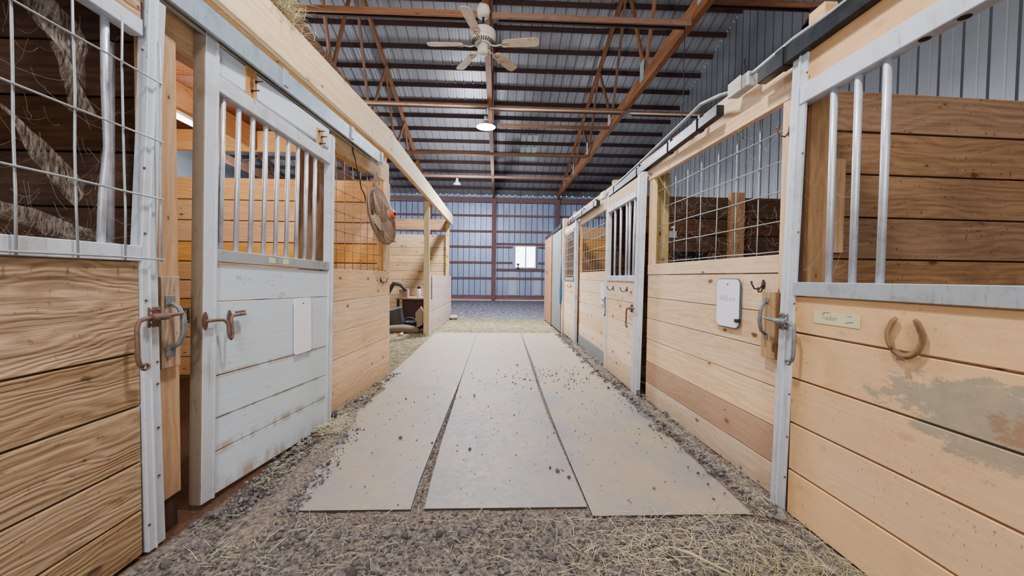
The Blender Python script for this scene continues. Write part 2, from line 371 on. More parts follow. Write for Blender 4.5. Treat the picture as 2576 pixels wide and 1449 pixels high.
# ================================================================ SETTING
# ---- floor
mb=MB()
XS=[-12,-8,-5]+[-2.0+.05*i for i in range(81)]+[4,6.7];YS=[-8]+[-.2+.05*i for i in range(66)]+[3.1+.25*i for i in range(1,40)]+[16,20.85]
def gz(x,y):
    if y>3.2 or y<-.1: return 0.0
    h=.012*noise.noise(V(x*4,y*4,0))+.010*noise.noise(V(x*11,y*11,3))+.006*noise.noise(V(x*23,y*23,5))
    if -1.36<x<1.4 and y>1.95: h=min(h,-.001)
    return h
idx={}
for i,x in enumerate(XS):
    for j,y in enumerate(YS): idx[i,j]=len(mb.v);mb.v.append(V(x,y,gz(x,y)))
for i in range(len(XS)-1):
    for j in range(len(YS)-1): mb.face([idx[i,j],idx[i+1,j],idx[i+1,j+1],idx[i,j+1]],[(0,0)]*4,(0,0,0),True)
struct(mb.build('floor',M['dirt']))
# ---- corrugated sheets
def ribbed(mbx,f,x0,x1,a0,a1,pitch=.305,depth=.025):
    """f(x,a,d)->point ; ribs repeat along x, sheet spans a0..a1; d positive = outward"""
    k0=math.floor(x0/pitch)-1;xs=[]
    for k in range(k0,int(x1/pitch)+2):
        b=k*pitch
        for dx,d in ((0,0),(.008,depth),(.03,depth),(.038,0),(.105,0),(.112,.005),(.125,.005),(.132,0),(.205,0),(.212,.005),(.225,.005),(.232,0)):
            if x0-1e-6<=b+dx<=x1+1e-6: xs.append((b+dx,d))
    if not xs or xs[0][0]>x0: xs.insert(0,(x0,0))
    if xs[-1][0]<x1: xs.append((x1,0))
    b=len(mbx.v)
    for x,d in xs: mbx.v+= [Vector(f(x,a0,d)),Vector(f(x,a1,d))]
    for i in range(len(xs)-1): mbx.face([b+2*i,b+2*i+2,b+2*i+3,b+2*i+1],[(0,0)]*4,(min(1,(xs[i][1]+xs[i+1][1])/(1.2*depth)) if max(xs[i][1],xs[i+1][1])>.02 else .12*(xs[i][1]>0),0,0))  # tint marks groove faces for the painted-in shade
YB=21.0;WX0,WX1,WZ0,WZ1=.93,2.12,1.73,2.97;XR=6.7;XL=-12.0;SL=.303;ZE=5.64;YRG=6.0
def rz(y): return ZE+SL*(YB-y) if y>YRG else ZE+SL*(YB-YRG)-SL*(YRG-y)
mb=MB();fb=lambda x,a,d:(x,YB+d,a)
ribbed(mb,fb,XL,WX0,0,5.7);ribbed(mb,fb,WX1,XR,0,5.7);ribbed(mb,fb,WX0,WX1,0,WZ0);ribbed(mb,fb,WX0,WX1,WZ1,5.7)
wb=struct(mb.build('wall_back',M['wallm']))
def wpart(name,mat,*bx,bevel=.003,g=0):
    m=MB()
    for b in bx: m.box(*b,grain=g)
    return m.build(name,mat,wb,bevel)
for z in (1.19,2.03,2.87,3.70,4.54):
    for (x0,x1) in ((XL,-.30),(-.05,3.15),(3.3,XR)):
        if x0==-.05 and z in(2.03,2.87):
            wpart('girt',M['girt'],(x0,WX0-.1,YB-.09,YB-.005,z-.045,z+.045));wpart('girt',M['girt'],(WX1+.1,x1,YB-.09,YB-.005,z-.045,z+.045))
        else: wpart('girt',M['girt'],(x0,x1,YB-.09,YB-.005,z-.055,z+.055))
wpart('girt',M['girt'],(-.05,3.15,YB-.1,YB-.01,1.58,1.71));wpart('girt',M['girt'],(-.05,3.15,YB-.1,YB-.01,2.99,3.09))
wpart('skirt_board',M['girt'],(XL,XR,YB-.12,YB-.01,0,.27))
wpart('eave_board',M['girt'],(XL,XR,YB-.2,YB-.03,5.22,5.5))
for x in (-10.4,-7.0,-3.6,-.18,3.22): wpart('post',M['girt'],(x-.11,x+.11,YB-.28,YB-.1,0,5.5),g=2)
M['patch']=plain('pale patch sheet','#c4cbe0',.6)
for b in ((.62,1.05,.3,1.14),(.62,1.05,1.25,1.57),(2.0,2.38,.3,1.14),(2.0,2.38,1.25,1.57)): m=MB();m.box(b[0],b[1],YB-.02,YB-.005,b[2],b[3]);m.build('patch_panel',M['patch'],wb)
for k in range(-14,22):
    if (k*7)%10<8: m=MB();m.lathe([(.001,0),(.03,.001)],(k*.305+.02,YB-.22,5.615),(0,-1,0),8,cap=True);m.build('daylight_gap',M['gap'],wb)
# window
w=struct(thing('window_1','white sliding window with two bright panes in the far metal wall','window',((WX0+WX1)/2,YB,WZ0)))
cx=(WX0+WX1)/2;hw=(WX1-WX0)/2;hh=WZ1-WZ0
m=MB();m.box(-hw,hw,-.1,.03,0,.07);m.box(-hw,hw,-.1,.03,hh-.07,hh);m.box(-hw,-hw+.07,-.1,.03,.07,hh-.07,2);m.box(hw-.07,hw,-.1,.03,.07,hh-.07,2);m.build('window_frame',M['whitepl'],w,.004)
m=MB();m.box(.0,.045,-.06,.0,.07,hh-.07,2);m.build('mullion',plain('window mullion','#5d6c84'),w,.003)
m=MB();m.box(-hw+.07,0,-.02,-.014,.07,hh-.07);m.build('pane',M['glass'],w)
m=MB();m.box(.045,hw-.07,-.02,-.014,.07,hh-.07);m.build('pane',M['glass'],w)
# lantern on the sill
t=thing('lantern','small dark lantern silhouetted on the sill of the far window','lantern',(1.13,YB-.17,1.71))
m=MB();m.lathe([(.07,0),(.07,.02),(.05,.03),(.05,.06)],n=16);m.build('base',M['navy'],t)
m=MB();m.lathe([(.045,.06),(.055,.12),(.045,.2)],n=16);m.build('globe',M['whitepl'],t)
m=MB();m.lathe([(.1,.2),(.07,.25),(.03,.29),(.012,.3)],n=16);m.build('cap',M['navy'],t)
# side walls / front wall
mb=MB();f=lambda y,a,d:(XR+d,y,a)
b0=-8
for k in range(0,96):
    y0=-8+k*.305;y1=min(y0+.305,YB);zt=rz((y0+y1)/2)
    xs=[(y0,0),(y0+.008,.025),(y0+.03,.025),(y0+.038,0),(y0+.13,0),(y0+.14,.006),(y0+.15,.006),(y0+.16,0),(y1,0)]
    xs=[q for q in xs if q[0]<=YB]
    b=len(mb.v)
    for y,d in xs: mb.v+=[V(XR+d,y,0),V(XR+d,y,rz(y)+.04)]
    for i in range(len(xs)-1): mb.face([b+2*i,b+2*i+1,b+2*i+3,b+2*i+2],[(0,0)]*4,(1 if i<3 else 0,0,0))  # groove faces carry the tint that paints their shade
    if y1>=YB:break
wr=struct(mb.build('wall_right',M['side']))
mb=MB();mb.v=[V(XL,-8,0),V(XL,YB,0),V(XL,YB,ZE),V(XL,YRG,rz(YRG)),V(XL,-8,rz(-8))];mb.face([0,1,2,3,4],[(0,0)]*5,(0,0,0));struct(mb.build('wall_left',M['side']))
mb=MB();mb.quad([(XL,-8,0),(XR,-8,0),(XR,-8,rz(-8)),(XL,-8,rz(-8))]);struct(mb.build('wall_front',M['side']))
# roof
mb=MB()
fr=lambda x,y,d:(x,y,rz(y)+d)
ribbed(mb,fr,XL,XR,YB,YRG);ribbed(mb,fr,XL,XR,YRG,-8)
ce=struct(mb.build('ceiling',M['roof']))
for k in range(0,32):
    y=YB-.12-k*.729
    if y<2: break
    if k==0: continue
    z=rz(y)-.075;s_=-SL if y>YRG else SL
    m=MB();xj=[XL,-7,-3.6,-.2,3.25,XR]
    for i in range(5):
        o=.02*(i%2)
        m.obb(((xj[i]+xj[i+1])/2,y+(i%2)*.04,z),((xj[i+1]-xj[i])/2+.12,0,0),(0,.019,0),(0,0,.07))
    m.build('purlin',M['red'],ce)
# translucent patches
for (y0,y1) in ((16.1,16.5),(16.85,17.25),(17.5,17.85)):
    for i in range(3): 
        x0=.95+i*.26;m=MB();m.quad([(x0,y0,rz(y0)-.012),(x0+.2,y0,rz(y0)-.012),(x0+.2,y1,rz(y1)-.012),(x0,y1,rz(y1)-.012)]);m.build('translucent_patch',M['sky'],ce)
# trusses
def truss(X,label):
    t=thing('roof_truss',label,'roof truss',(X,YB-.3,0),group='roof trusses')
    L=YB-.3
    def P(y,z): return V(0,y-L,z)
    m=MB();m.bar(P(L,5.65),P(3.0,5.65),.12,.30);m.build('bottom_chord',M['truss'],t,.004)
    m=MB();m.bar(P(L,rz(L)-.26),P(YRG,rz(YRG)-.26),.08,.17);m.bar(P(YRG,rz(YRG)-.26),P(3,rz(3)-.26),.08,.17);m.build('top_chord',M['truss'],t,.004)
    nodes=[(18.6,'b'),(17.5,'t'),(16.3,'b'),(15.1,'t'),(13.8,'b'),(12.6,'t'),(11.1,'b'),(9.9,'t'),(8.6,'b'),(7.2,'t'),(6.1,'b'),(4.8,'t'),(3.4,'b')]
    for i in range(len(nodes)-1):
        a,b=nodes[i],nodes[i+1]
        pa=P(a[0],5.7 if a[1]=='b' else rz(a[0])-.3);pb=P(b[0],5.7 if b[1]=='b' else rz(b[0])-.3)
        m=MB();m.bar(pa+V(.03*(i%2),0,0),pb+V(.03*(i%2),0,0),.05,.10,(1,0,0) if False else (0,0,1));m.build('web',M['truss'],t,.003)
    for q in nodes:
        if q[1]=='b' :
            m=MB();m.box(-.068,-.061,q[0]-L-.13,q[0]-L+.10,5.62,6.05);m.build('gusset_plate',M['galv'],t)
truss(3.22,'brown roof truss right of the lit lamp, above the right-hand stalls')
truss(-.22,'brown roof truss running above the aisle centre, over fan and lamp')
truss(-3.6,'brown roof truss rising behind the pale beam over the left stalls')
for X in (-7.0,-10.4): 
    truss(X,'brown roof truss glimpsed through the gap above the orange plank partition')
# lateral braces (each a pair of boards)
def brace(x0,x1,y,z,label,w=.04,h=.09,pipe=False,two=True):
    t=thing('roof_brace',label,'brace',(0,y,z),group='horizontal roof braces')
    m=MB();m.box(x0,x1,-w/2,w/2,0,h,0);m.build('board',M['truss'],t,.003)
    if two: m=MB();m.box(x0+.1,x1-.05,.10,.14,.02,h+.04,0);m.build('back_board',M['red'],t,.003)
    if pipe: m=MB();m.tube([(x0,-.08,-.0),(x1,-.08,-.0)],.020,8);m.build('conduit',M['dust'],t)
brace(-3.5,-.30,6.28,5.36,'warm lit brace board left of the ceiling fan')
brace(-.12,3.15,6.38,5.42,'warm lit brace board right of the ceiling fan')
brace(3.3,XR,6.28,5.72,'brace board at the top right above the side wall')
brace(-3.5,-.25,9.70,5.42,'brace board with white pipe left of centre, in front of lit lamp',pipe=True)
brace(-.22,3.15,9.75,5.40,'brace board with white pipe on right, in front of lit lamp',pipe=True)
brace(3.3,XR,9.8,5.40,'brace board with white pipe between right truss and side wall',pipe=True)
brace(.0,3.15,11.1,5.5,'short brace board right of and behind the lit lamp',two=False)
brace(-3.5,3.15,13.5,5.45,'distant brace board crossing the whole bay behind the lamp')
brace(-3.5,3.15,16.6,5.45,'farthest brace board across the bay near the back wall',two=False)
# ceiling fan
FX,FY,FZ=-.26,6.25,4.92
t=thing('ceiling_fan','dusty white five-blade ceiling fan hanging above the aisle','ceiling fan',(FX,FY,FZ))
m=MB();m.lathe([(.02,.62),(.09,.60),(.11,.52),(.09,.44),(.03,.42)],n=24);m.build('canopy',M['motor'],t)
m=MB();m.tube([(0,0,.1),(0,0,.44)],.018,10);m.build('downrod',M['blacksteel'],t)
m=MB();m.lathe([(.05,.24),(.15,.23),(.2,.19),(.205,.10),(.2,.085)],n=40);m.build('motor_housing',M['motor'],t)
m=MB();m.lathe([(.2,.085),(.19,.04),(.12,.0),(.11,-.01)],n=40)
h=m.build('vented_ring',M['motor'],t)
m=MB()
for k in range(30):
    a=2*PI*k/30;c,s_=math.cos(a),math.sin(a);m.bar((.187*c,.187*s_,.034),(.135*c,.135*s_,.004),.016,.004,(0,0,1))
m.build('vent_slot',M['black'],h)
m=MB();m.lathe([(.085,.0),(.085,-.10),(.09,-.11),(.08,-.14),(.04,-.155),(.002,-.158)],n=28);m.build('switch_cup',M['motor'],t)
for a in (177,255,-8,53,120):
    a=math.radians(a);u=V(math.cos(a),math.sin(a),0);v=V(-math.sin(a),math.cos(a),-.22).normalized()
    m=MB();pl=[]
    for (r,w_) in ((.32,.055),(.36,.072),(.80,.088),(.86,.075),(.885,.04)): pl.append((r,w_))
    pts=[u*r+v*w_ for r,w_ in pl]+[u*r-v*w_ for r,w_ in reversed(pl)]
    m.prism([p+V(0,0,.0) for p in pts],u.cross(v)*.008);bl=m.build('blade',M['dust'],t)
    m=MB()
    m.tube([u*.10+V(0,0,.0),u*.2+V(0,0,-.03),u*.30+V(0,0,-.012)],.012,6)
    for s_ in(-1,1): m.tube([u*.29-V(0,0,.012),u*.33+v*.045*s_-V(0,0,.014),u*.40+v*.04*s_-V(0,0,.014),u*.42-V(0,0,.014)],.008,6)
    m.build('blade_bracket',M['dust'],bl)
# lamps
def lamp(X,Y,Z,lit,label,r=.235):
    t=thing('hanging_lamp',label,'lamp',(X,Y,Z),group='hanging barn lamps')
    m=MB();m.lathe([(r,0),(r*.97,.02),(r*.7,.05),(.09,.10),(.05,.16)],n=32,cap=False);m.build('shade',M['whitepl'],t)
    m=MB();m.lathe([(.001,-.012),(r*.7,-.012),(r*.96,.0),(r*.96,.015)],n=32,cap=False);m.build('diffuser',M['lamp'] if lit else M['whitepl'],t)
    m=MB();m.lathe([(.05,.16),(.05,.25),(.02,.27)],n=14);m.build('socket',M['whitepl'],t)
    m=MB();m.tube([(0,0,.26),(.01,0,.5)],.008,6);m.build('cord',M['black'],t)
lamp(-.31,9.65,4.93,True,'brightly lit round hanging lamp above the aisle')
lamp(-1.77,17.0,5.25,False,'small unlit dome lamp far back on the left',.17)
t=thing('lamp_shade_fixture','small black cone lamp at the top right below a beam','lamp',(5.15,6.30,5.45))
m=MB();m.lathe([(.15,0),(.08,.12),(.05,.16),(.05,.27)],n=16,cap=False);m.build('shade',M['black'],t)
# dangling cords from centre and right truss
def cord(label,pts,r=.006,mat='black'):
    m=MB();pp=[]
    for i in range(len(pts)-1):
        a,b=V(*pts[i]),V(*pts[i+1])
        for k in range(6): 
            q=a.lerp(b,k/6);pp.append(q+V(R.uniform(-1,1),R.uniform(-1,1),0)*.012)
    pp.append(V(*pts[-1]));o=m.build if False else None
    m.tube(pp,r,5);o=m.build('cord',M[mat]);return tag(o,label,'cord')
cord('loose dark cord dangling beside the fan mount from the centre truss',[(-.10,7.2,6.8),(-.05,7.8,6.2),(-.12,8.2,5.6),(-.06,8.4,5.45)])
cord('thin dark cord hanging from the right truss',[(3.14,6.6,5.55),(3.13,6.55,4.9),(3.15,6.6,4.3),(3.12,6.6,3.9)],.007)
cord('thin dark cord hanging down against the side wall at upper right',[(4.6,7.2,5.4),(4.62,7.2,4.9),(4.58,7.2,4.3),(4.6,7.2,3.9)],.008)
# ================================================================ STALL PARTS
def boards(m,x0,x1,zs,y0=0,y1=.035,gap=.005,tints=None):
    for i in range(len(zs)-1):
        a,b=zs[i],zs[i+1]
        t=(R.random(),R.random(),0) if not tints or i not in tints else tints[i]
        m.box(x0+R.uniform(0,.003),x1,y0+R.uniform(0,.002),y1,a+gap/2,b-gap/2,0,t)
def mesh_wires(root,xs,zs,y,mat='wire',r=.0035,x0=None,x1=None,z0=None,z1=None,wob=.004,part=True,hz=None):
    m=MB();x0=min(xs) if x0 is None else x0;x1=max(xs) if x1 is None else x1;z0=min(zs) if z0 is None else z0;z1=max(zs) if z1 is None else z1
    for x in xs:
        m.tube([(x+R.uniform(-1,1)*wob,y+R.uniform(-1,1)*wob,z0+(z1-z0)*k/5) for k in range(6)],r,6)
    for z in zs:
        m.tube([(x0+(x1-x0)*k/6,y-r*2+R.uniform(-1,1)*wob,z+R.uniform(-1,1)*wob) for k in range(7)],r,6)
    return m.build('wire_mesh',M[mat],root)
def latch(root_args,label,flip=1,mat='rust',long=True):
    """sliding bolt: plate, barrel, bolt bent down into a looped handle. local x along wall"""
    t=thing('door_latch',label,'latch',*root_args)
    m=MB();m.box(-.03,.03,-.006,0,-.045,.045,2);m.build('plate',M[mat],t,.002)
    m=MB();m.tube([(-.035,-.022,.0),(.045,-.022,.0)],.016,12);m.build('barrel',M[mat],t)
    m=MB();f=flip
    m.tube([(.13*f,-.022,.006),(.09*f,-.022,.004),(0,-.022,0),(-.07*f,-.022,-.002),(-.095*f,-.024,-.012),(-.105*f,-.026,-.04),(-.105*f,-.028,-.16),(-.10*f,-.03,-.19),(-.085*f,-.03,-.2)],[.006,.009,.009,.009,.009,.0095,.01,.01,.01],10)
    m.build('bolt',M[mat],t)
    m=MB();m.tube([(-.075*f+.016*math.cos(a),-.03,-.205+.012*math.sin(a)) for a in [k*PI/5 for k in range(10)]],.006,6,closed=True);m.build('ring_end',M[mat],t)
    for dx,dz in ((-.018,.032),(.018,.032),(-.018,-.034),(.018,-.034)):
        m=MB();m.lathe([(.007,0),(.006,.005),(.002,.007)],(dx,-.006,dz),(0,-1,0),8);m.build('screw',M['rust'],t)
    return t
def coathook(args,label,mat='hook',double=True):
    t=thing('coat_hook',label,'hook',*args)
    m=MB();m.prism([(.014*math.cos(a),0,.03*math.sin(a)) for a in [k*PI/6 for k in range(12)]],(0,-.005,0));m.build('plate',M[mat],t)
    m=MB();m.tube([(0,-.004,0),(0,-.03,-.03),(0,-.06,-.025),(0,-.075,.0),(0,-.078,.012)],[.006,.005,.005,.005,.005],8);m.blob((0,-.078,.014),.008,.0);m.build('hook',M[mat],t)
    if double:
        m=MB();m.tube([(0,-.004,-.01),(0,-.015,-.045),(0,-.032,-.045),(0,-.035,-.025)],.005,8);m.blob((0,-.035,-.022),.007,.0);m.build('small_hook',M[mat],t)
    return t
# ================================================================ LEFT SIDE
def unit(a,b):
    d=Vector((b[0]-a[0],b[1]-a[1]));d.normalize();return (d.x,d.y)
# ---- near left door (dark window)
d0=(.0267,1.0);O0=(-1.5554,.85,0)
t=thing('sliding_stall_door','nearest left stall door of rough brown boards under a wire-covered dark window','stall door',O0,d0,'sliding stall doors')
m=MB();boards(m,-.25,.872,[.02,.219,.432,.677,.905,1.30],0,.035,.008);m.build('board_panel',M['rough'],t,.004,seg=2)
m=MB();boards(m,-.25,.90,[2.33,2.46],0,.035);m.build('upper_board',M['rough'],t,.003)
m=MB()
EL=[(.93,2.47),(.905,1.9),(.872,1.36),(.875,.8),(.888,.015)];EM=[(.965,2.47),(.935,1.9),(.905,1.36),(.908,.8),(.922,.015)];ER=[(1.02,2.47),(.982,1.9),(.958,1.36),(.965,.8),(.982,.015)]
m.prism([(x,-.012,z) for x,z in EL]+[(x,-.012,z) for x,z in EM[::-1]],(0,.05,0));m.prism([(x,-.004,z) for x,z in EM]+[(x,-.004,z) for x,z in ER[::-1]],(0,.042,0));m.prism([(x-.005,-.019,z) for x,z in EM]+[(x+.005,-.019,z) for x,z in EM[::-1]],(0,.02,0));m.build('stile',M['frame'],t,.003)
m=MB();m.box(-.25,.872,-.014,.04,1.30,1.365);m.build('middle_rail',M['frame'],t,.003)
m=MB();m.box(-.25,.90,-.008,.045,2.262,2.33);m.build('upper_rail',M['frame'],t,.003)
mesh_wires(t,[.955,.788,.612,.438,.26,.09],[2.09,1.833,1.58,1.312],-.026,'wire',.0042,-.2,.957,1.30,2.28,.002)
m=MB();m.tube([(.777,.03,2.27),(.775,.03,2.0),(.781,.03,1.75),(.762,.035,1.55),(.748,.03,1.36)],.014,12);m.build('bar',M['bar'],t)
m=MB();m.tube([(.93,.16,2.25),(.925,.16,1.9),(.915,.16,1.36)],.013,12);m.build('bar',M['bar'],t)
for z in (.14,.33,.55,.75,.85,1.13,1.42,1.7,1.95,2.2,2.4):
    m=MB();m.lathe([(.006,0),(.005,.004)],(.889+.06*(int(z*100)%2),-.012 if int(z*100)%2==0 else -.004,z),(0,-1,0),8)
    m.build('screw',M['rust'],t)
def on(O,d,x,y,z): # local -> world
    n_=(-d[1],d[0]);l=math.hypot(*d);return (O[0]+(d[0]*x+n_[0]*y)/l,O[1]+(d[1]*x+n_[1]*y)/l,O[2]+z)
latch((on(O0,d0,.925,-.012,1.055),d0),'rusty bolt latch on the steel edge of the nearest left door')
# post with pull handle
t=thing('stall_post','orange pine post between nearest left door and white door','post',(-1.60,1.915,0))
m=MB();m.box(-.075,.025,-.045,.07,.16,2.38,2);m.build('upper_post',M['post'],t,.004)
m=MB();m.box(-.075,.015,-.04,.06,0,.16,2);m.build('post_foot',M['dark'],t,.003)
m=MB();m.box(.026,.05,-.06,.045,.80,1.235,2);m.build('backing_block',M['rough'],t,.003)
PH=(-1.549,1.90,1.0)
t=thing('pull_handle','grey curved steel pull handle on the wooden block of the left post','handle',PH,(0,1))
for zz in (.10,-.145): m=MB();m.box(-.03,.024,-.006,0,zz,zz+.045);m.build('plate',M['iron'],t,.002)
m=MB();m.tube([(0,-.004,.11),(.012,-.03,.085),(.014,-.05,.04),(.014,-.052,0),(.014,-.05,-.04),(.012,-.03,-.085),(0,-.004,-.11)],[.008,.010,.012,.013,.012,.010,.008],12);m.build('grip',M['iron'],t)
t=thing('strike_plate','black slotted strike plate between left post and white door','strike plate',(-1.55,1.995,1.04),(0,1))
m=MB();m.box(-.025,.02,-.004,.004,.025,.04);m.box(-.025,.02,-.004,.004,-.04,-.025);m.box(-.025,-.012,-.004,.004,-.025,.025,2);m.box(.008,.02,-.004,.004,-.025,.025,2);m.build('plate',M['black'],t,.002)
# ---- white door
OW=(-1.55,2.07,0);dW=(.16,1.2);LW_=1.22
t=thing('sliding_stall_door','white painted stall door with nine steel bars on the left','stall door',OW,dW,'sliding stall doors');t.rotation_euler=(0,.024,t.rotation_euler[2])
def sl(x): return -.045*x/1.2
m=MB();boards(m,.075,1.165,[.035,.27,.455,.69,1.10,1.31],0.003,.035,.005);m.build('board_panel',M['whitep'],t,.002)
m=MB();m.obb((.62,.02,2.412),(.545,0,-.012),(0,.016,0),(0,0,.075));m.build('upper_board',M['whitep'],t,.002)
m=MB();m.box(.0,.075,-.008,.008,.03,2.52,2);m.box(.062,.078,-.014,-.008,.03,2.5,2);m.build('stile',M['frame'],t,.002)
m=MB();m.box(-.006,.001,-.004,.06,.03,2.52,2);m.build('stile_edge',M['frameside'],t,.001)
m=MB();m.box(1.165,1.215,-.008,.045,.02,2.44,2);m.box(1.205,1.225,-.014,.045,.02,2.43,2);m.build('stile',M['frame'],t,.002)
m=MB();m.obb((.62,.018,1.352),(.545,0,.0),(0,.03,0),(0,0,.033));m.build('middle_rail',M['galv'],t,.003)
m=MB();m.obb((.62,.018,2.265),(.545,0,-.026),(0,.03,0),(0,0,.045));m.build('upper_rail',M['frame'],t,.003)
for x in (.125,.235,.345,.455,.565,.672,.778,.88,.99):
    m=MB();m.tube([(x,.018,1.36),(x+.008,.018,1.8),(x+.012,.018,2.24-.05*x)],.0135,14);m.build('bar',M['bar'],t)
for (x,z,h,bs) in ((.32,2.40,.10,((.03,2.44),(.0,2.37))),(1.03,2.34,.085,((-.02,2.40),(.015,2.37),(-.005,2.31)))):
    m=MB();m.box(x-.045,x+.04,-.002,.004,z-h,z+h,2);pt=m.build('bare_patch',M['post'],t)
    for dx,zz in bs: m=MB();m.tube([(x+dx,-.002,zz),(x+dx,-.05,zz)],.005,8);m.lathe([(.01,0),(.01,.006)],(x+dx,-.002,zz),(0,-1,0),6);m.build('bolt',M['hook'],pt)
for xx in (.47,.60): m=MB();m.box(xx,xx+.06,-.0135,-.0125,1.335,1.372);m.build('tape_mark',M['note'],t)
t=thing('door_bolt','rusty brown bolt latch with looped handle on the white door','latch',on(OW,dW,.03,-.010,1.0),dW)
m=MB()
m.prism([(.015*math.cos(a),0,.048*math.sin(a)) for a in [k*PI/8 for k in range(16)]],(0,-.006,0));m.prism([(.165+.014*math.cos(a),.008,.045*math.sin(a)) for a in [k*PI/8 for k in range(16)]],(0,-.006,0));m.build('plate',M['rust'],t)
m=MB();m.tube([(-.02,-.02,0),(.06,-.022,0),(.088,-.026,-.003),(.100,-.032,-.012),(.106,-.038,-.03),(.108,-.042,-.085),(.112,-.043,-.103),(.121,-.043,-.112),(.131,-.042,-.103),(.135,-.04,-.085),(.136,-.034,-.025),(.142,-.028,-.002),(.155,-.023,.011),(.17,-.02,.014),(.25,-.02,.016)],.0085,10);m.tube([(.19,-.012,.03),(.235,-.012,.032),(.24,-.03,.034)],.006,6);m.build('bolt',M['rust'],t)
def rrect(w,h,r,k=5):
    p=[]
    for cx_,cz_,a0 in ((w-r,h-r,0),(r,h-r,PI/2),(r,r,PI),(w-r,r,1.5*PI)):
        for i in range(k+1): a=a0+PI/2*i/k;p.append((cx_+r*math.cos(a),cz_+r*math.sin(a)))
    return p
def whiteboard(args,w,h,r,label,rim=None,name='message_board'):
    t=thing(name,label,'whiteboard',*args)
    p=rrect(w,h,r)
    if rim:
        m=MB();m.prism([(x,0,z) for x,z in p],(0,-.012,0));m.build('rim',M[rim],t,.002)
        p2=rrect(w-.012,h-.012,r-.004);m=MB();m.prism([(x+.006,-.012,z+.006) for x,z in p2],(0,-.002,0));m.build('board_face',M['white'],t)
    else:
        m=MB();m.prism([(x,0,z) for x,z in p],(0,-.006,0));m.build('board_face',M['white'],t,.001)
    m=MB();m.lathe([(.005,0),(.004,.004)],(w/2,-.014 if rim else -.006,h-.04),(0,-1,0),8);m.build('screw',M['hook'],t)
    return t
whiteboard((on(OW,dW,.748,-.010,.675),dW),.195,.405,.018,'blank narrow white board screwed to the white painted door')
# roller guide
t=thing('door_guide','small black roller guide on the ground at end of white door','door guide',(-1.375,3.31,0))
m=MB();m.lathe([(.045,0),(.045,.015),(.02,.02),(.02,.05)],n=16);m.build('foot',M['blacksteel'],t)
m=MB();m.lathe([(.036,.05),(.036,.08),(.03,.085)],n=18);m.build('roller',M['blacksteel'],t)
# ---- beige wall panel
OP=(-1.445,3.34,0);dP=unit((-1.445,3.34),(-1.33,4.876));NX=(-dP[1],dP[0])
t=thing('stall_front_panel','pale pine stall front with wire mesh upper opening beside the white door','stall front',OP,dP,'stall front panels')
m=MB();boards(m,.02,1.54,[.0,.25,.495,.737,1.015,1.305],0,.04,.004);m.build('board_panel',M['pine'],t,.002)
m=MB();m.box(1.40,1.54,.0,.04,1.31,2.38,2);m.build('jamb',M['pine_pale'],t,.003)
m=MB();m.box(1.30,1.40,.03,.06,1.31,2.38,2);m.build('inner_jamb',M['pine_orange'],t,.003)
mesh_wires(t,[.09,.265,.43,.61,.79,.965,1.14,1.30],[1.33,1.487,1.66,1.835,2.03,2.21],.045,'wirebrown',.0035,.02,1.40,1.29,2.38)
coathook((on(OP,dP,1.235,-.001,1.20),dP),'black double hook on the pale pine panel beside the floor opening')
t=thing('jamb_post','brown post just behind the far edge of the white door','post',(-1.61,3.42,0))
m=MB();m.box(-.08,.10,-.05,.05,0,2.37,2);m.build('post_body',M['brown'],t,.004)
t=thing('corner_post','pale corner post where the left pine panel ends','post',(-1.41,4.83,0))
m=MB();m.box(-.05,.04,-.05,.04,1.30,3.04,2);m.build('post_body',M['pine_orange'],t,.003)
# header, track, beam along the left line
dL=unit((-1.56,2.0),(-1.33,4.88));OL=(-1.56-.08*1.3,.7,0)
xe=math.hypot(4.88-.7,.08*(4.88-.7))
t=thing('header_board','long pine header board above the left stall doors, carrying the track','header board',OL,dL)
t.location=(-1.738,.7,0);t.rotation_euler=(0,0,math.atan2(4.18,.40))
m=MB();m.box(0,xe,0.005,.045,2.385,2.62);m.build('board',M['pine_pale'],t,.003)
m=MB();m.box(0,xe-.5,.045,.12,2.385,2.50);m.build('inner_board',M['pine_orange'],t,.003)
t=thing('door_track','galvanized blue-grey sliding door track along the left stalls','door track',OL,dL,'sliding door tracks')
m=MB();xt=xe-.40
m.box(0,xt,-.065,-.058,2.50,2.625);m.box(0,xt,-.065,.03,2.618,2.625);m.box(0,xt,-.065,-.045,2.497,2.503);m.box(0,xt,-.02,.003,2.497,2.503);m.build('rail',M['tracksteel'],t,.002)
for x in (1.0,2.0,3.0,xt-.06): m=MB();m.box(x,x+.05,-.070,.003,2.52,2.632);m.build('bracket',M['tracksteel'],t,.002)
t=thing('roof_beam','wide pale beam above the left stall doors with hay along its top','beam',(OL[0],OL[1],0),dL)
m=MB();m.box(.0,xe+.02,-.03,.01,2.72,3.02);m.build('outer_board',M['pine_pale'],t,.003)
m=MB();m.box(.0,xe+.02,.015,.055,2.72,2.98);m.build('inner_board',M['pine_orange'],t,.003)
for xx,z in ((xe-.03,2.80),(xe-.03,2.95),(2.55,2.78)):
    m=MB();m.lathe([(.009,0),(.008,.006)],(xx,-.03,z),(0,-1,0),8);m.build('bolt',M['iron'],t)
d2=unit((-1.335,4.93),(-1.36,11.9))
t=thing('roof_beam','pale beam continuing over the open bay to the far half wall','beam',(-1.335,4.94,0),d2)
m=MB();m.obb((3.48,.02,2.93),(3.48,0,.03),(0,.02,0),(0,0,.145));m.build('board',M['pine_pale'],t,.003)
m=MB();m.obb((3.48,.065,2.93),(3.48,0,.03),(0,.02,0),(0,0,.13));m.build('back_board',M['pine_orange'],t,.003)
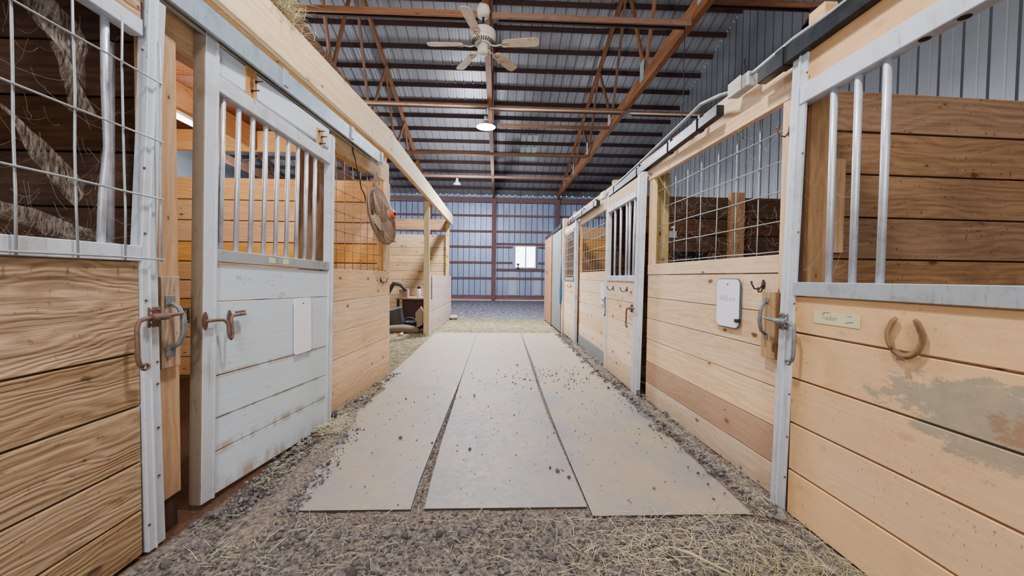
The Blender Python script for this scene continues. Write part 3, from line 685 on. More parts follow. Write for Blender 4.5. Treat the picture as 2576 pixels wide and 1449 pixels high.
# hay on the beam
def strawset(name,label,gen,n,mat='straw',L=(.05,.16),r=.0012,up=.2,kind='stuff',cat='straw'):
    m=MB()
    for i in range(n):
        p=Vector(gen());a=R.random()*2*PI;l=R.uniform(*L);el=R.gauss(0,up)
        d=V(math.cos(a)*math.cos(el),math.sin(a)*math.cos(el),abs(math.sin(el)))
        mid=p+d*l*.5+V(R.uniform(-1,1),R.uniform(-1,1),R.uniform(0,1))*l*.08
        e=p+d*l+V(0,0,-l*.12*R.random());e.z=max(e.z,p.z*.5)
        sd=V(-d.y,d.x,0)
        if sd.length<1e-3:sd=V(1,0,0)
        sd.normalize();w=r*R.uniform(.6,1.5);tt=(R.random(),R.random(),0)
        up_=V(0,0,w*.9);b=len(m.v)
        m.v+=[p+sd*w,p+up_,p-sd*w,mid+sd*w,mid+up_,mid-sd*w,e+sd*w*.4,e+up_*.4,e-sd*w*.4]
        for k in (0,3):
            for (q,s2) in ((0,1),(1,2),(2,0)): m.face([b+k+q,b+k+s2,b+k+3+s2,b+k+3+q],[(0,0)]*4,tt)
    o=m.build(name,M[mat]);return tag(o,label,cat,kind=kind)
def gb():
    y=R.uniform(2.3,4.8);x=OL[0]+(y-.7)*.08+R.uniform(-.08,.01)
    return (x,y,3.02+R.uniform(0,.03))
strawset('loose_hay','loose hay lying along the top of the left beam',gb,700,'hay',(.03,.09),.001,.4)
def gc():
    y=R.gauss(2.75,.13);return (-1.53+R.gauss(0,.045),y,3.03+abs(R.gauss(0,.07)))
strawset('hay_clump','clump of hay sticking out over the beam at upper left',gc,800,'straw',(.06,.18),.0016,.7)
# partitions
def partition(label,x0,x1,y,zs,mat,dirx=(1,0),name='stall_partition',parts=None,gap=.010,tints=None,splits=False):
    t=thing(name,label,'partition',(x0,y,0),dirx,'stall partitions')
    m=MB()
    if splits:
        for i in range(len(zs)-1):
            xm=(x1-x0)*(.35 if i%2 else .62);boards(m,0,xm-.002,[zs[i],zs[i+1]],0,.035,gap);boards(m,xm,x1-x0,[zs[i],zs[i+1]],0,.035,gap)
    else: boards(m,0,x1-x0,zs,0,.035,gap,tints)
    m.build('plank_panel',M[mat],t,.003)
    m=MB();m.box(.01,x1-x0-.01,.036,.041,0,max(zs)-.01);m.build('joint_light_block',M['dark'],t)  # unseen dark sheet added to stop light showing through plank joints
    return t
def eq(z1,n,s=.255): return [z1-s*k for k in range(n,-1,-1) if z1-s*k>=-.02]
t=partition('dark plank partition seen through the nearest left window',-5.0,-1.69,1.93,[0,.26,.52,.78,1.04,1.30,1.56,1.82,2.08,2.34,2.60,2.73],'dark',splits=True)
t=partition('orange pine plank partition behind the white door',-5.2,-1.48,4.87,[0,.23,.47,.70,.94,1.17,1.40,1.64,1.90,2.15,2.42],'pine_orange')
t=thing('loft_beam','orange lumber beam above the orange plank partition under the loft','beam',(-5.2,4.86,0))
m=MB();m.box(0,3.75,0,.045,2.74,2.985);m.build('board',M['pine_orange'],t,.003)
t=thing('hay_loft','brown wooden hay loft deck with joists above the left stalls','hay loft',(-3.3,2.2,3.0))
m=MB()
for k in range(8): m.box(-1.85,1.55,-2.6+k*.665,-2.6+k*.665+.66,0,.018,0)
m.build('deck',M['osb'],t)
for X in (-1.92,-2.94,-4.0,-4.9):
    m=MB();m.box(X+3.3-.02,X+3.3+.02,-2.6,2.62,-.26,0,1);m.build('joist',M['pine_orange'],t,.003)
t=partition('rear plank wall of the left stalls',-5.2,0,0.2,[0,.24,.48,.72,.96,1.2,1.44,1.68,1.92,2.16,2.42],'dark') if False else None
t=thing('stall_partition','dark plank rear wall of the left stalls','partition',(-5.2,.2,0),(0,1),'stall partitions')
m=MB();boards(m,0,4.6,[0,.24,.48,.72,.96,1.2,1.44,1.68,1.92,2.16,2.42],0,.035);m.build('plank_panel',M['dark'],t)
t=thing('tube_light','glowing white tube light under the loft in the left stall','lamp',(-2.94,3.0,2.70),(0,1))
m=MB();m.box(0,1.2,-.03,.03,.0,.035);m.build('housing',M['whitepl'],t,.003)
m=MB();m.tube([(.02,0,-.02),(1.18,0,-.02)],.019,12);m.build('tube',M['tube'],t)
# ---- fan on the left mesh (hung drum fan)
t=thing('wall_fan','dusty round cage fan hanging on the mesh above the left pine panel','fan',(-1.25,4.31,1.90))
q=V(.985,-.08,.20).normalized();xq=V(0,0,1).cross(q).normalized();zq=q.cross(xq);mt=Matrix((xq,zq,q)).transposed().to_4x4()
def fanpart(m,name,mat,par=t):
    o=m.build(name,M[mat],par);
    return o
def T(p): return mt@Vector(p)
m=MB();RF=.30
for h,rs in ((.0,[.30,.275,.25,.225,.20,.175,.15,.125,.10,.075]),):
    for r in rs: m.tube([T((r*math.cos(a),r*math.sin(a),-.05-.04*(1-(r/RF)**2))) for a in [2*PI*k/32 for k in range(32)]],.003,4,closed=True)
for k in range(84):
    a=2*PI*k/84;c,s_=math.cos(a),math.sin(a)
    m.tube([T((r*c,r*s_,-.05-.04*(1-(r/RF)**2))) for r in (.06,.14,.22,.30)]+[T((.305*c,.305*s_,-.03))],.0022,4)
fanpart(m,'front_grille','wirebrown')
m=MB()
for k in range(84):
    a=2*PI*k/84+.03;c,s_=math.cos(a),math.sin(a)
    m.tube([T((r*c,r*s_,.06*(1-(r/RF)**2)+.02)) for r in (.08,.16,.23,.30)]+[T((.305*c,.305*s_,-.03))],.0026,4)
for r in (.10,.15,.2,.235,.27): m.tube([T((r*math.cos(a),r*math.sin(a),.06*(1-(r/RF)**2)+.02)) for a in [2*PI*k/32 for k in range(32)]],.002,4,closed=True)
fanpart(m,'rear_grille','wirebrown')
m=MB();m.tube([T((.306*math.cos(a),.306*math.sin(a),-.02)) for a in [2*PI*k/40 for k in range(40)]],.009,8,closed=True);fanpart(m,'cage_ring','wirebrown')
m=MB();m.lathe([(.02,-.05),(.06,-.045),(.065,.07),(.05,.10),(.02,.105)],(0,0,0),tuple(q),20);fanpart(m,'motor','wirebrown')
m=MB();m.lathe([(.052,.09),(.05,.125),(.02,.128)],(0,0,0),tuple(q),20);fanpart(m,'red_cap','redp')
m=MB();m.lathe([(.018,.128),(.018,.15),(.004,.152)],(0,0,0),tuple(q),12);fanpart(m,'knob','black')
for k in range(4):
    a=k*PI/2+.4;u=V(math.cos(a),math.sin(a),0);v=V(-math.sin(a),math.cos(a),0)
    m=MB();m.prism([T(u*.05+v*.03+V(0,0,-.02)),T(u*.2+v*.11+V(0,0,.0)),T(u*.26+v*.06),T(u*.26-v*.08+V(0,0,-.04)),T(u*.05-v*.03+V(0,0,-.03))],q*.003);fanpart(m,'blade','dust')
m=MB();m.tube([T((-.02,.30,0)),T((0,.38,-.03)),T((.02,.44,-.06))],.006,6);m.tube([T((.05,.30,0)),T((.0,.40,-.03))],.004,6);fanpart(m,'hanger','wirebrown')
cord('black fan cord looping down from the track across the mesh',[(-1.43,3.85,2.60),(-1.40,3.95,2.3),(-1.375,4.1,2.05),(-1.33,4.3,1.85),(-1.25,4.45,1.66),(-1.17,4.55,1.64)],.006)
t=thing('blue_strap','brown and blue strap hanging from header beside the fan','strap',on(OP,dP,.96,-.012,0),dP)
m=MB();m.obb((.06,-.005,2.30),(.055,0,.10),(0,.002,0),(.028,0,-.015));m.build('upper_strap',M['canvas'],t)
m=MB();m.box(-.04,.035,-.009,-.005,2.02,2.21,2);m.build('lower_strap',M['greyb'],t)
# ---- far left bay
t=thing('bay_post','tall treated post at near end of far half wall','post',(-1.46,8.13,0))
m=MB();m.box(-.055,.055,-.045,.045,0,2.79,2);m.build('post_body',M['treated'],t,.004)
OH=(-1.42,8.18,0);dH=unit((-1.42,8.18),(-1.365,11.7))
t=thing('half_wall','whitened pine half wall of the far left bay','half wall',OH,dH)
m=MB();boards(m,-.06,3.5,[0,.25,.50,.76,1.01,1.27],0,.04,.008);m.build('board_panel',M['lilac'],t,.003)
t=thing('bay_post','brown post at the far end of the half wall','post',(-1.475,11.63,0))
m=MB();m.box(-.05,.05,-.05,.05,0,2.83,2);m.build('post_body',M['treated'],t,.004)
t=partition('knotty pine back wall of far left bay',-5.2,-1.5,11.72,[0,.22,.45,.68,.91,1.15,1.40,1.64,1.87,2.11,2.50],'baywall',gap=.008)
t=thing('bay_header','brown header board above the knotty back wall of far left bay','header board',(-5.2,11.685,0))
m=MB();m.box(0,3.72,0,.035,2.63,2.95);m.build('board',M['brown'],t,.003)
tag(None or (lambda m:(m.tube([(0,0,0),(0,0,-.2),(.003,0,-.5)],.009,6),m.build('lead_rope',M['navy'],None,loc=(-1.385,8.30,1.26)))[1])(MB()),'dark blue lead rope hanging over the far half wall','rope')
# junk corner
t=thing('work_table','low dusty wooden table with dark boarded side in far left bay','table',(-2.0,9.1,0))
m=MB();m.box(-.35,.45,0,.7,.70,.735);m.build('table_top',M['brown'],t,.003)
m=MB();m.box(-.2,.42,.03,.06,.0,.70,2);m.build('front_panel',M['maroon'],t,.003)
for x in (-.33,.38):
    for y in (.04,.62): m=MB();m.box(x,x+.05,y,y+.05,0,.70,2);m.build('leg',M['dark'],t)
m=MB();m.box(-.11,.09,-.09,.09,0,.2);o=m.build('cardboard_box',M['card'],None,.004,loc=(-2.18,9.28,.735));tag(o,'small cardboard box on the dusty table in far left bay','box')
t=thing('spray_can','silver spray can with black cap on the dusty table','can',(-1.83,9.2,.735))
m=MB();m.lathe([(.04,0),(.042,.01),(.042,.2),(.03,.22)],n=18);m.build('can_body',M['whitepl'],t)
m=MB();m.lathe([(.035,.22),(.035,.28),(.01,.285)],n=18);m.build('cap',M['black'],t)
m=MB();m.tube([(-.35,0,0),(-.28,.0,.35),(-.15,.02,.75),(.02,.02,1.02),(.18,.02,1.0),(.3,.02,.86)],[.06,.075,.06,.05,.045,.04],8);o=m.build('rolled_tarp',M['tarp'],None,loc=(-2.38,8.95,.05));tag(o,'grey dusty rolled tarp arching over the table in far left bay','tarp')
m=MB();m.lathe([(.15,0),(.16,.02),(.2,.45),(.21,.46),(.19,.46),(.145,.03)],n=22,ax=(-.25,-.1,1));o=m.build('feed_bucket',M['greyb'],None,loc=(-2.22,8.84,.06));tag(o,'grey tilted bucket beneath the table in far left bay','bucket')
t=thing('water_pot','dark navy pot with handle on the ground in far left bay','pot',(-1.93,8.70,.02))
m=MB();m.lathe([(.09,0),(.13,.03),(.15,.12),(.14,.2),(.155,.21),(.15,.22),(.13,.2),(.12,.04)],n=22);m.build('pot_body',M['navy'],t)
m=MB();m.tube([(.15*math.cos(a),0,.19+.12*math.sin(a)) for a in [k*PI/8 for k in range(9)]],.006,6);m.build('handle',M['iron'],t)
m=MB();m.tube([(-.45,0,.07),(-.25,.02,.09),(.0,.02,.10),(.22,0,.085),(.34,-.02,.05)],[.06,.09,.10,.085,.05],12);o=m.build('canvas_roll',M['canvas'],None,loc=(-2.0,8.40,.005));tag(o,'dusty tan canvas roll lying on the ground in far left bay','canvas roll')
t=thing('coil_spring','small steel coil spring beside the canvas roll','spring',(-1.58,8.42,.07))
m=MB();m.tube([(.1*k/60-.05,.045*math.cos(k*.8),.045*math.sin(k*.8)) for k in range(60)],.006,5);m.build('coil',M['iron'],t)
m=MB();m.prism([(-.05,0,.0),(.10,0,.08),(.16,0,.3),(.06,0,.5),(-.06,0,.36)],(0,.12,0));o=m.build('feed_sack',M['card'],None,loc=(-1.80,8.95,.05));tag(o,'tan folded sack leaning against the table front','sack')
m=MB();m.lathe([(.12,0),(.15,.3),(.16,.3),(.14,.3),(.11,.02)],n=20);o=m.build('feed_bin',M['redp'],None,loc=(-2.62,9.0,.03));tag(o,'dark red bin half hidden behind the pale pine panel','bin')
for i,(a,b,l) in enumerate((((-2.9,9.2,.62),(-2.5,8.9,.45),'pale board leaning in the corner, upper of the pair'),((-2.85,9.1,.5),(-2.45,8.8,.36),'pale board leaning in the corner, lower of the pair'))):
    m=MB();m.bar(a,b,.02,.07);o=m.build('scrap_board',M['pine_pale'],None,.002);tag(o,l,'board')
t=thing('paper_cup','orange and white cup lying on the hay of the left bay','cup',(-1.98,8.10,.035))
m=MB();m.lathe([(.03,-.05),(.036,.0)],ax=(1,.3,.2),n=14);m.build('cup_body',M['oran'],t)
m=MB();m.lathe([(.036,.0),(.038,.05)],ax=(1,.3,.2),n=14);m.build('cup_lid',M['whitepl'],t)
m=MB();m.box(-.05,.05,-.015,.015,0,.004);o=m.build('blue_scrap',M['blue'],None,loc=(-1.27,4.95,.014));tag(o,'small blue plastic scrap on the ground left of the mats','scrap')
m=MB();m.blob((0,0,.07),.13,.15,sq=(1.2,1,.7));o=m.build('rock',plain('pale rock','#a6a09a',.9),None,loc=(-1.24,11.3,.0));tag(o,'pale rock on ground at far end of the half wall','rock')
# ================================================================ RIGHT SIDE
O1=(1.56,2.07,0);d1=(.0144,-1.0)
t=thing('sliding_stall_door','nearest right stall door, tan boards with a scuffed grey patch','stall door',O1,d1,'sliding stall doors')
m=MB();boards(m,.09,1.45,[.01,.25,.501,.737,.979,1.172],0,.035,.009);m.build('board_panel',M['tan'],t,.003)
m=MB();boards(m,.105,1.45,[2.25,2.42],0,.035);m.build('upper_board',M['tan'],t,.003)
m=MB();m.obb((.061,-.002,1.205),(.048,0,0),(0,.008,0),(.035,0,1.205),2);m.obb((.068,-.014,1.205),(.006,0,0),(0,.005,0),(.035,0,1.205),2);m.build('stile',M['frame'],t,.002)
m=MB();m.box(.03,.095,.007,.04,.03,2.3,2);m.build('stile_core',M['dark'],t)
for z in (.2,.42,.65,.88,1.13,1.5,1.9,2.3):
    m=MB();m.lathe([(.006,0),(.005,.004)],(.045+.029*z+.035,-.01,z),(0,-1,0),8)
    m.build('screw',M['rust'],t)
m=MB();m.box(.105,1.45,-.016,.04,1.172,1.243);m.build('middle_rail',M['galv'],t,.003)
m=MB();m.box(.105,1.45,-.016,.04,2.155,2.25);ur=m.build('upper_rail',M['frame'],t,.003)
for x in (.663,.785,.91):
    m=MB();m.lathe([(.018,0),(.018,.001)],(x,.012,2.1545),(0,0,-1),14);m.build('bar_hole',M['black'],ur)
for x,b in ((.283,.01),(.405,.008),(.53,.002)):
    m=MB();m.tube([(x,.012,2.16),(x+.002,.012,1.7),(x+b*.4,.012,1.235)],.0145,14);m.build('bar',M['bar'],t)
latch((on(O1,d1,.045,-.012,1.03),d1),'grey bolt latch with drooping handle on the nearest right door',-1,'iron')
# horseshoe
t=thing('horseshoe','dull tan painted horseshoe nailed to the nearest right door','horseshoe',on(O1,d1,.655,-.012,1.045),d1)
m=MB();pts=[]
for k in range(25):
    a=math.radians(55+k*(-290)/24 -0) ;pts.append((.062*math.cos(a)*(1.0 if math.sin(a)<.3 else .93),0,.078*math.sin(a)))
m2=[]
prof=[.009]+[.0125]*23+[.009]
m.tube(pts,prof,8);hs=m.build('shoe_body',wood('horseshoe paint','#b88c56','#5e4024',grime=.9),t)
hs.scale=(1,.6,1)
m=MB();m.box(-.012,.012,-.016,-.008,-.095,-.078);m.build('nail',M['rust'],t)
# sticker with writing
t=thing('name_tape','faded yellow tape with handwritten name on the nearest right door','name tag',on(O1,d1,.225,-.0005,1.045),d1)
m=MB();m.box(0,.24,-.0015,0,0,.06);m.build('tape',M['note'],t)
def strokes(par,name,mat,y,segs,r=.0012):
    m=MB()
    for s_ in segs:
        m.tube([(x,y,z) for x,z in s_],r,4)
    return m.build(name,mat,par)
def tk(x): return .045+x
seg=[[(.045,.048),(.062,.048)],[(.053,.048),(.053,.022)],[(.064,.036),(.064,.024),(.070,.022),(.074,.026),(.074,.036),(.075,.022)],[(.088,.033),(.082,.034),(.079,.028),(.082,.022),(.088,.023)],[(.093,.046),(.093,.022)],[(.102,.035),(.093,.029),(.103,.021)],[(.107,.029),(.115,.030),(.113,.035),(.108,.034),(.107,.026),(.111,.022),(.117,.024)],[(.121,.035),(.121,.022)],[(.121,.031),(.126,.036),(.130,.034)]]
strokes(t,'handwriting',M['pencil'],-.002,seg,.0006)
strokes(t,'pen_marks',M['pen'],-.002,[[(.05,.052),(.07,.057),(.09,.056)],[(.17,.017),(.19,.022),(.21,.025)],[(.18,.05),(.2,.048)]],.0012)
# right track & header
OR_=(1.597,8.55,0);dR=unit((1.545,8.55),(1.625,.6));OR_=(1.545,8.55,0)
t=thing('header_board','long pine header board above all the right stall fronts','header board',OR_,dR)
m=MB();m.box(0,7.95,.03,.07,2.352,2.565);m.build('board',M['pine'],t,.003)
for Y in (1.93,): pass
m=MB();m.box(6.55,6.65,.0,.07,2.57,2.64);m.build('post_end',M['pine_orange'],t,.003)
m=MB();m.box(3.1,3.2,.03,.1,2.567,2.62);m.box(.5,.6,.03,.1,2.567,2.62);m.build('spacer_block',M['pine_orange'],t,.003)
def track(label,a,b,z0,z1,hgt=.075,br=()):
    d=unit(a,b);L=math.hypot(b[0]-a[0],b[1]-a[1]);t=thing('door_track',label,'door track',(a[0],a[1],0),d,'sliding door tracks')
    m=MB();m.obb((L/2,0,(z0+z1)/2),(L/2,0,(z1-z0)/2),(0,.028,0),(0,0,hgt/2));m.build('rail',M['blacksteel'],t,.004)
    for x in br:
        zz=z0+(z1-z0)*x/L;m=MB();m.box(x-.03,x+.03,-.034,.034,zz-hgt/2-.004,zz+hgt/2+.012);m.box(x-.015,x+.015,.0,.05,zz+hgt/2,zz+hgt/2+.05,2);m.build('bracket',M['blacksteel'],t,.003)
track('black sliding track over the nearest right door',(1.545,2.26),(1.575,.3),2.445,2.455,.085,(.18,))
track('shiny black track over the right pine panel and barred door',(1.515,5.2),(1.535,2.66),2.385,2.425,.075,(.2,1.0,1.75,2.25))
track('black track over the farther right stall door',(1.475,8.1),(1.485,5.7),2.375,2.365,.075,(.4,1.4,2.2))
track('black track over the grey sliding door at far right',(1.44,11.4),(1.44,8.65),2.40,2.41,.08,(.3,2.4))
# conduit & box
t=thing('electrical_conduit','grey conduit pipe running along the right header board','conduit',(1.555,2.5,2.5))
def cl(*p): return [(a-1.555,b-2.5,c-2.5) for a,b,c in p]
m=MB();m.tube(cl((1.57,.9,2.50),(1.565,1.5,2.505),(1.56,1.78,2.512),(1.555,2.03,2.527),(1.555,2.36,2.52)),.0125,10);m.build('pipe',M['galv'],t)
m=MB();m.tube(cl((1.55,2.56,2.50),(1.55,2.70,2.545),(1.55,2.95,2.595),(1.55,3.15,2.58),(1.545,3.5,2.555),(1.54,4.2,2.51),(1.52,5.3,2.44),(1.515,5.42,2.40)),.0125,10);m.build('pipe',M['galv'],t)
t=thing('junction_box','grey electrical junction box on the right header near the wire window','electrical box',(1.565,2.56,2.49),(0,-1))
m=MB();m.box(0,.19,-.03,.03,-.035,.055);m.build('box_body',M['galv'],t,.006)
m=MB();m.box(-.004,.13,-.042,-.03,-.04,.06);m.build('cover',M['motor'],t,.005)
t=thing('junction_box','small grey electrical box on the right header above farther stalls','electrical box',(1.52,5.62,2.42),(0,-1))
m=MB();m.box(0,.16,-.03,.03,-.03,.07);m.build('box_body',M['whitepl'],t,.005)
# ---- right wall panel (Willow)
O2=(1.55,3.93,0);d2_=unit((1.55,3.93),(1.612,2.12))
t=thing('stall_front_panel','pine stall front with large wire mesh window on the right','stall front',O2,d2_,'stall front panels')
m=MB();boards(m,0,1.775,[0,.19,.405,.634,.848,1.063,1.292],0,.04,.005,{1:(.0,.5,.55)});m.build('board_panel',M['pine'],t,.002)
m=MB();boards(m,0,1.775,[1.292,1.40],-.004,.04);m.build('sill_board',M['pine'],t,.003)
m=MB();m.box(0,.10,0,.04,1.40,2.25,2);m.build('jamb',M['pine'],t,.003)
m=MB();m.box(1.775,1.89,-.006,.04,0,2.25,2);m.build('jamb',M['pine'],t,.003)
m=MB();m.box(-.02,1.92,-.006,.034,2.253,2.348);m.build('header',M['pine'],t,.003)
mesh_wires(t,[.24,.45,.66,.87,1.09,1.305,1.525,1.745],[1.42,1.595,1.77,1.945,2.12],.047,'wire',.0035,.06,1.80,1.38,2.26,.002)
m=MB();m.box(1.69,1.80,-.035,-.008,.80,1.185,2);o=m.build('handle_block',M['baywall'],None,.003);o.location=O2;o.rotation_euler=(0,0,math.atan2(d2_[1],d2_[0]));o.parent=t;o.location=(0,0,0);o.rotation_euler=(0,0,0)
whiteboard((on(O2,d2_,1.215,-.006,.925),d2_),.255,.335,.045,'white rounded message board reading Willow on the right pine panel','slate')
wbt=thing('name_writing','handwritten Willow','writing') if False else None
wl=[o for o in C.objects if o.get('label','').startswith('white rounded message board')][0]
W=[[(0,.9),(.12,0),(.3,.7),(.46,0),(.62,.95)],[(.78,.6),(.8,0)],[(.78,.85),(.79,.88)],[(.98,1),(1.0,0)],[(1.18,1),(1.18,0)],[(1.4,.9),(1.4,.02),(1.72,.04)],[(2.0,.05),(1.84,.2),(1.86,.5),(2.05,.55),(2.14,.3),(2.0,.05)],[(2.3,.55),(2.42,.05),(2.56,.45),(2.68,.05),(2.86,.6)]]
strokes(wl,'handwriting',plain('marker ink','#7a86b0',.7),-.0145,[[(.045+x*.058,.185+z*.038) for x,z in s_] for s_ in W],.0011)
m=MB();m.box(.225,.262,-.03,-.004,.045,.07);m.build('pen_clip',M['black'],wl,.003)
coathook((on(O2,d2_,1.66,-.002,1.225),d2_),'double coat hook on right pine panel beside the Willow board')
coathook((on(O2,d2_,1.835,-.008,2.07),d2_),'brassy single hook on right jamb beside the wire window','rust',False)
t=thing('pull_handle','grey cast pull handle on the brown block beside nearest right door','handle',on(O2,d2_,1.735,-.036,1.03),d2_)
for zz in (.085,-.12): m=MB();m.box(-.014,.014,-.005,0,zz,zz+.035,2);m.build('plate',M['iron'],t,.002)
m=MB();m.tube([(0,-.004,.095),(0,-.03,.075),(0,-.042,.03),(0,-.042,-.03),(0,-.03,-.075),(0,-.004,-.095)],[.007,.009,.01,.01,.009,.007],10);m.build('grip',M['iron'],t)
# jamb post, scrap
t=thing('jamb_post','weathered pine post inside the nearest right door opening','post',(1.70,2.06,0))
m=MB();m.box(-.04,.06,-.045,.05,0,2.5,2);m.build('post_body',M['post'],t,.004)
t=thing('jamb_post','pale post inside the right wire window at its far edge','post',(1.70,3.98,0))
m=MB();m.box(-.06,.07,-.03,.05,0,2.34,2);m.build('post_body',M['treated'],t,.004)
PT=['brown','brown','pine_pale']
t=partition('brown plank partition behind the bars of nearest right door',1.79,5.6,2.27,[0,.16,.40,.63,.87,1.105,1.345,1.61,1.87,2.135,2.40,2.655][1:] and [-.0,.24,.47,.70,.925,1.155,1.385,1.64,1.90,2.155,2.40],'brown',(1,.045))
t=thing('plywood_scrap','pine scrap board with foam edge fixed to the right brown partition','board',(1.93,2.252,1.42))
m=MB();m.box(0,.145,0,.02,0,.56,2);m.build('board',M['post'],t,.002)
m=MB();m.tube([(-.005,.0,.60),(.02,.0,.57),(.0,.0,.5),(.01,0,.44)],[.015,.02,.018,.01],8);m.build('foam_edge',M['foam'],t)
t=partition('dark brown plank partition seen through the right wire window',1.62,5.6,5.45,[0,.235,.47,.70,.935,1.17,1.40,1.65,1.88,2.12,2.43],'dark')
t=thing('partition_post','brown post standing against dark partition behind right wire window','post',(3.36,5.36,0))
m=MB();m.box(-.10,.10,-.04,.045,0,2.47,2);m.build('post_body',M['brown'],t,.004)
t=partition('pale plank partition inside the farther right stall',1.58,5.6,8.75,[0,.235,.47,.70,.935,1.17,1.40,1.65,1.88,2.12,2.40],'pine_orange')
t=thing('number_plate','silver number 1 above a small metal plate on dark partition','number',(2.50,5.45,1.84))
m=MB();m.box(-.055,.055,-.004,0,0,.095);m.build('plate',M['galv'],t,.002)
m=MB();m.prism([(.0,-.006,.09),(.022,-.006,.09),(.022,-.006,.17),(.006,-.006,.17),(-.035,-.006,.145),(-.035,-.006,.132),(.0,-.006,.145)],(0,-.004,0));m.build('digit',M['whitepl'],t)
t=thing('brush','long black bristle brush fixed low on the dark partition','brush',(2.75,5.45,1.55))
m=MB();m.box(-.25,.25,-.03,0,.09,.12);m.build('back',M['dark'],t,.003)
m=MB()
for i in range(500): x=R.uniform(-.24,.24);m.tube([(x,-.02+R.uniform(-.01,.01),.09),(x+R.gauss(0,.008),-.025+R.gauss(0,.015),-.03+R.uniform(-.01,.02))],.002,3)
tag(m.build('bristles',M['black'],t),kind='stuff')
# ---- D2
O3=(1.478,5.16,0);d3=(0,-1)
t=thing('sliding_stall_door','right pine stall door with galvanized frame and bars beyond the wire window','stall door',O3,d3,'sliding stall doors')
m=MB();boards(m,.04,1.06,[.03,.27,.50,.745,.985,1.22],0,.035,.005);m.build('board_panel',M['tan'] if False else M['pine'],t,.002)
m=MB();boards(m,.04,1.06,[2.19,2.33],0,.035);m.build('upper_board',M['pine'],t,.002)
m=MB();m.obb((1.14,.014,1.17),(.07,0,0),(0,.026,0),(.04,0,1.17),2);m.obb((1.15,-.016,1.17),(.008,0,0),(0,.005,0),(.04,0,1.17),2);m.build('stile',M['frame'],t,.002)
m=MB();m.box(0,.045,-.008,.04,.02,2.33,2);m.build('stile',M['frame'],t,.002)
m=MB();m.box(.04,1.06,-.012,.04,1.22,1.285);m.build('middle_rail',M['frame'],t,.003)
m=MB();m.box(.04,1.06,-.012,.04,2.12,2.19);m.build('upper_rail',M['frame'],t,.003)
for x,b in ((.29,0),(.51,0),(.73,0),(.83,0),(.97,.03)):
    m=MB();m.tube([(x,.014,1.28),(x,.014,1.7),(x+b,.014,2.13)],.014,12);m.build('bar',M['bar'],t)
coathook((on(O3,d3,.30,-.002,1.13),d3),'small hook on the right barred door, nearer its far edge','hook',False)
coathook((on(O3,d3,.82,-.002,1.13),d3),'small hook on the right barred door, nearer its front edge','hook',False)
latch((on(O3,d3,1.03,-.014,.93),d3),'small brown latch on the right barred door',1,'rust')
t=thing('door_guide','small black roller guide on ground at end of right barred door','door guide',(1.50,3.96,0))
m=MB();m.lathe([(.04,0),(.04,.02),(.025,.03),(.03,.08)],n=14);m.build('roller',M['blacksteel'],t)
# ---- RW3
O4=(1.53,7.15,0);d4=(0,-1)
t=thing('stall_front_panel','farther right stall front with wire mesh opening and grey skirt board','stall front',O4,d4,'stall front panels')
m=MB();boards(m,0,1.84,[.21,.44,.66,.88,1.10,1.21,1.36][0:1]+[.42,.62,.82,1.02,1.215,1.355],0,.04,.005);m.build('board_panel',M['pine'],t,.002)
m=MB();m.box(0,1.84,-.006,.04,0,.21);m.build('skirt_board',M['greydoor'],t,.003)
m=MB();m.box(0,.07,0,.04,1.355,2.22,2);m.build('jamb',M['pine'],t,.003)
m=MB();m.box(1.78,1.87,-.02,.04,0,2.22,2);m.build('jamb',M['pine'],t,.003)
m=MB();m.box(0,1.87,-.004,.04,2.225,2.35);m.build('header',M['pine'],t,.003)
mesh_wires(t,[.18,.36,.54,.72,.90,1.08,1.26,1.44,1.62],[1.38,1.55,1.72,1.89,2.06],.045,'wire',.003,.05,1.80,1.34,2.23)
whiteboard((on(O4,d4,1.58,-.008,.87),d4),.2,.33,.02,'narrow white board on the farther right stall front','slate')
latch((on(O4,d4,1.83,-.022,.95),d4),'small bolt latch between right barred door and farther panel',-1,'iron')
# ---- D3
O5=(1.47,8.38,0);d5=(0,-1)
t=thing('sliding_stall_door','farthest right pine stall door with wire mesh window','stall door',O5,d5,'sliding stall doors')
m=MB();boards(m,.0,1.12,[.04,.27,.50,.73,.97,1.2],0,.035,.006);m.build('board_panel',M['pine'],t,.002)
m=MB();boards(m,.0,1.12,[2.20,2.33],0,.035);m.build('upper_board',M['pine'],t,.002)
m=MB();m.box(1.11,1.20,-.012,.04,.02,2.34,2);m.build('stile',M['frame'],t,.002)
m=MB();m.box(.04,.09,-.014,-.004,1.2,2.2,2);m.box(1.05,1.10,-.014,-.004,1.2,2.2,2);m.box(.04,1.10,-.014,-.004,1.2,1.26);m.box(.04,1.10,-.014,-.004,2.14,2.2);m.build('window_frame',M['galv'],t,.002)
m=MB();boards(m,0,.06,[1.2,2.2],0,.035);m.build('edge_board',M['pine'],t)
mesh_wires(t,[.12+.115*k for k in range(9)],[1.3+.14*k for k in range(7)],.0,'galv',.004,.05,1.1,1.2,2.2)
coathook((on(O5,d5,.75,-.002,1.09),d5),'small hook on the farthest right mesh-window door','hook',False)
t=thing('stall_post','slim pine post between farthest right door and grey door','post',(1.49,8.5,0))
m=MB();m.box(-.05,.05,-.06,.06,0,2.55,2);m.build('post_body',M['pine'],t,.003)
m=MB();m.tube([(0,0,0),(0,0,-.5),(.0,0,-.8),(0,.01,-1.08)],[.012,.02,.03,.018],8);o=m.build('blue_halter',M['blue'],None,loc=(1.415,8.52,1.75));tag(o,'blue strap hanging on the slim post beside the grey door','strap')
t=thing('grey_sliding_door','plain grey sliding door near the far end on right','door',(1.42,9.93,0),(0,-1))
m=MB();m.box(0,1.33,0,.04,.04,2.34,2);m.build('door_panel',M['greydoor'],t,.004)
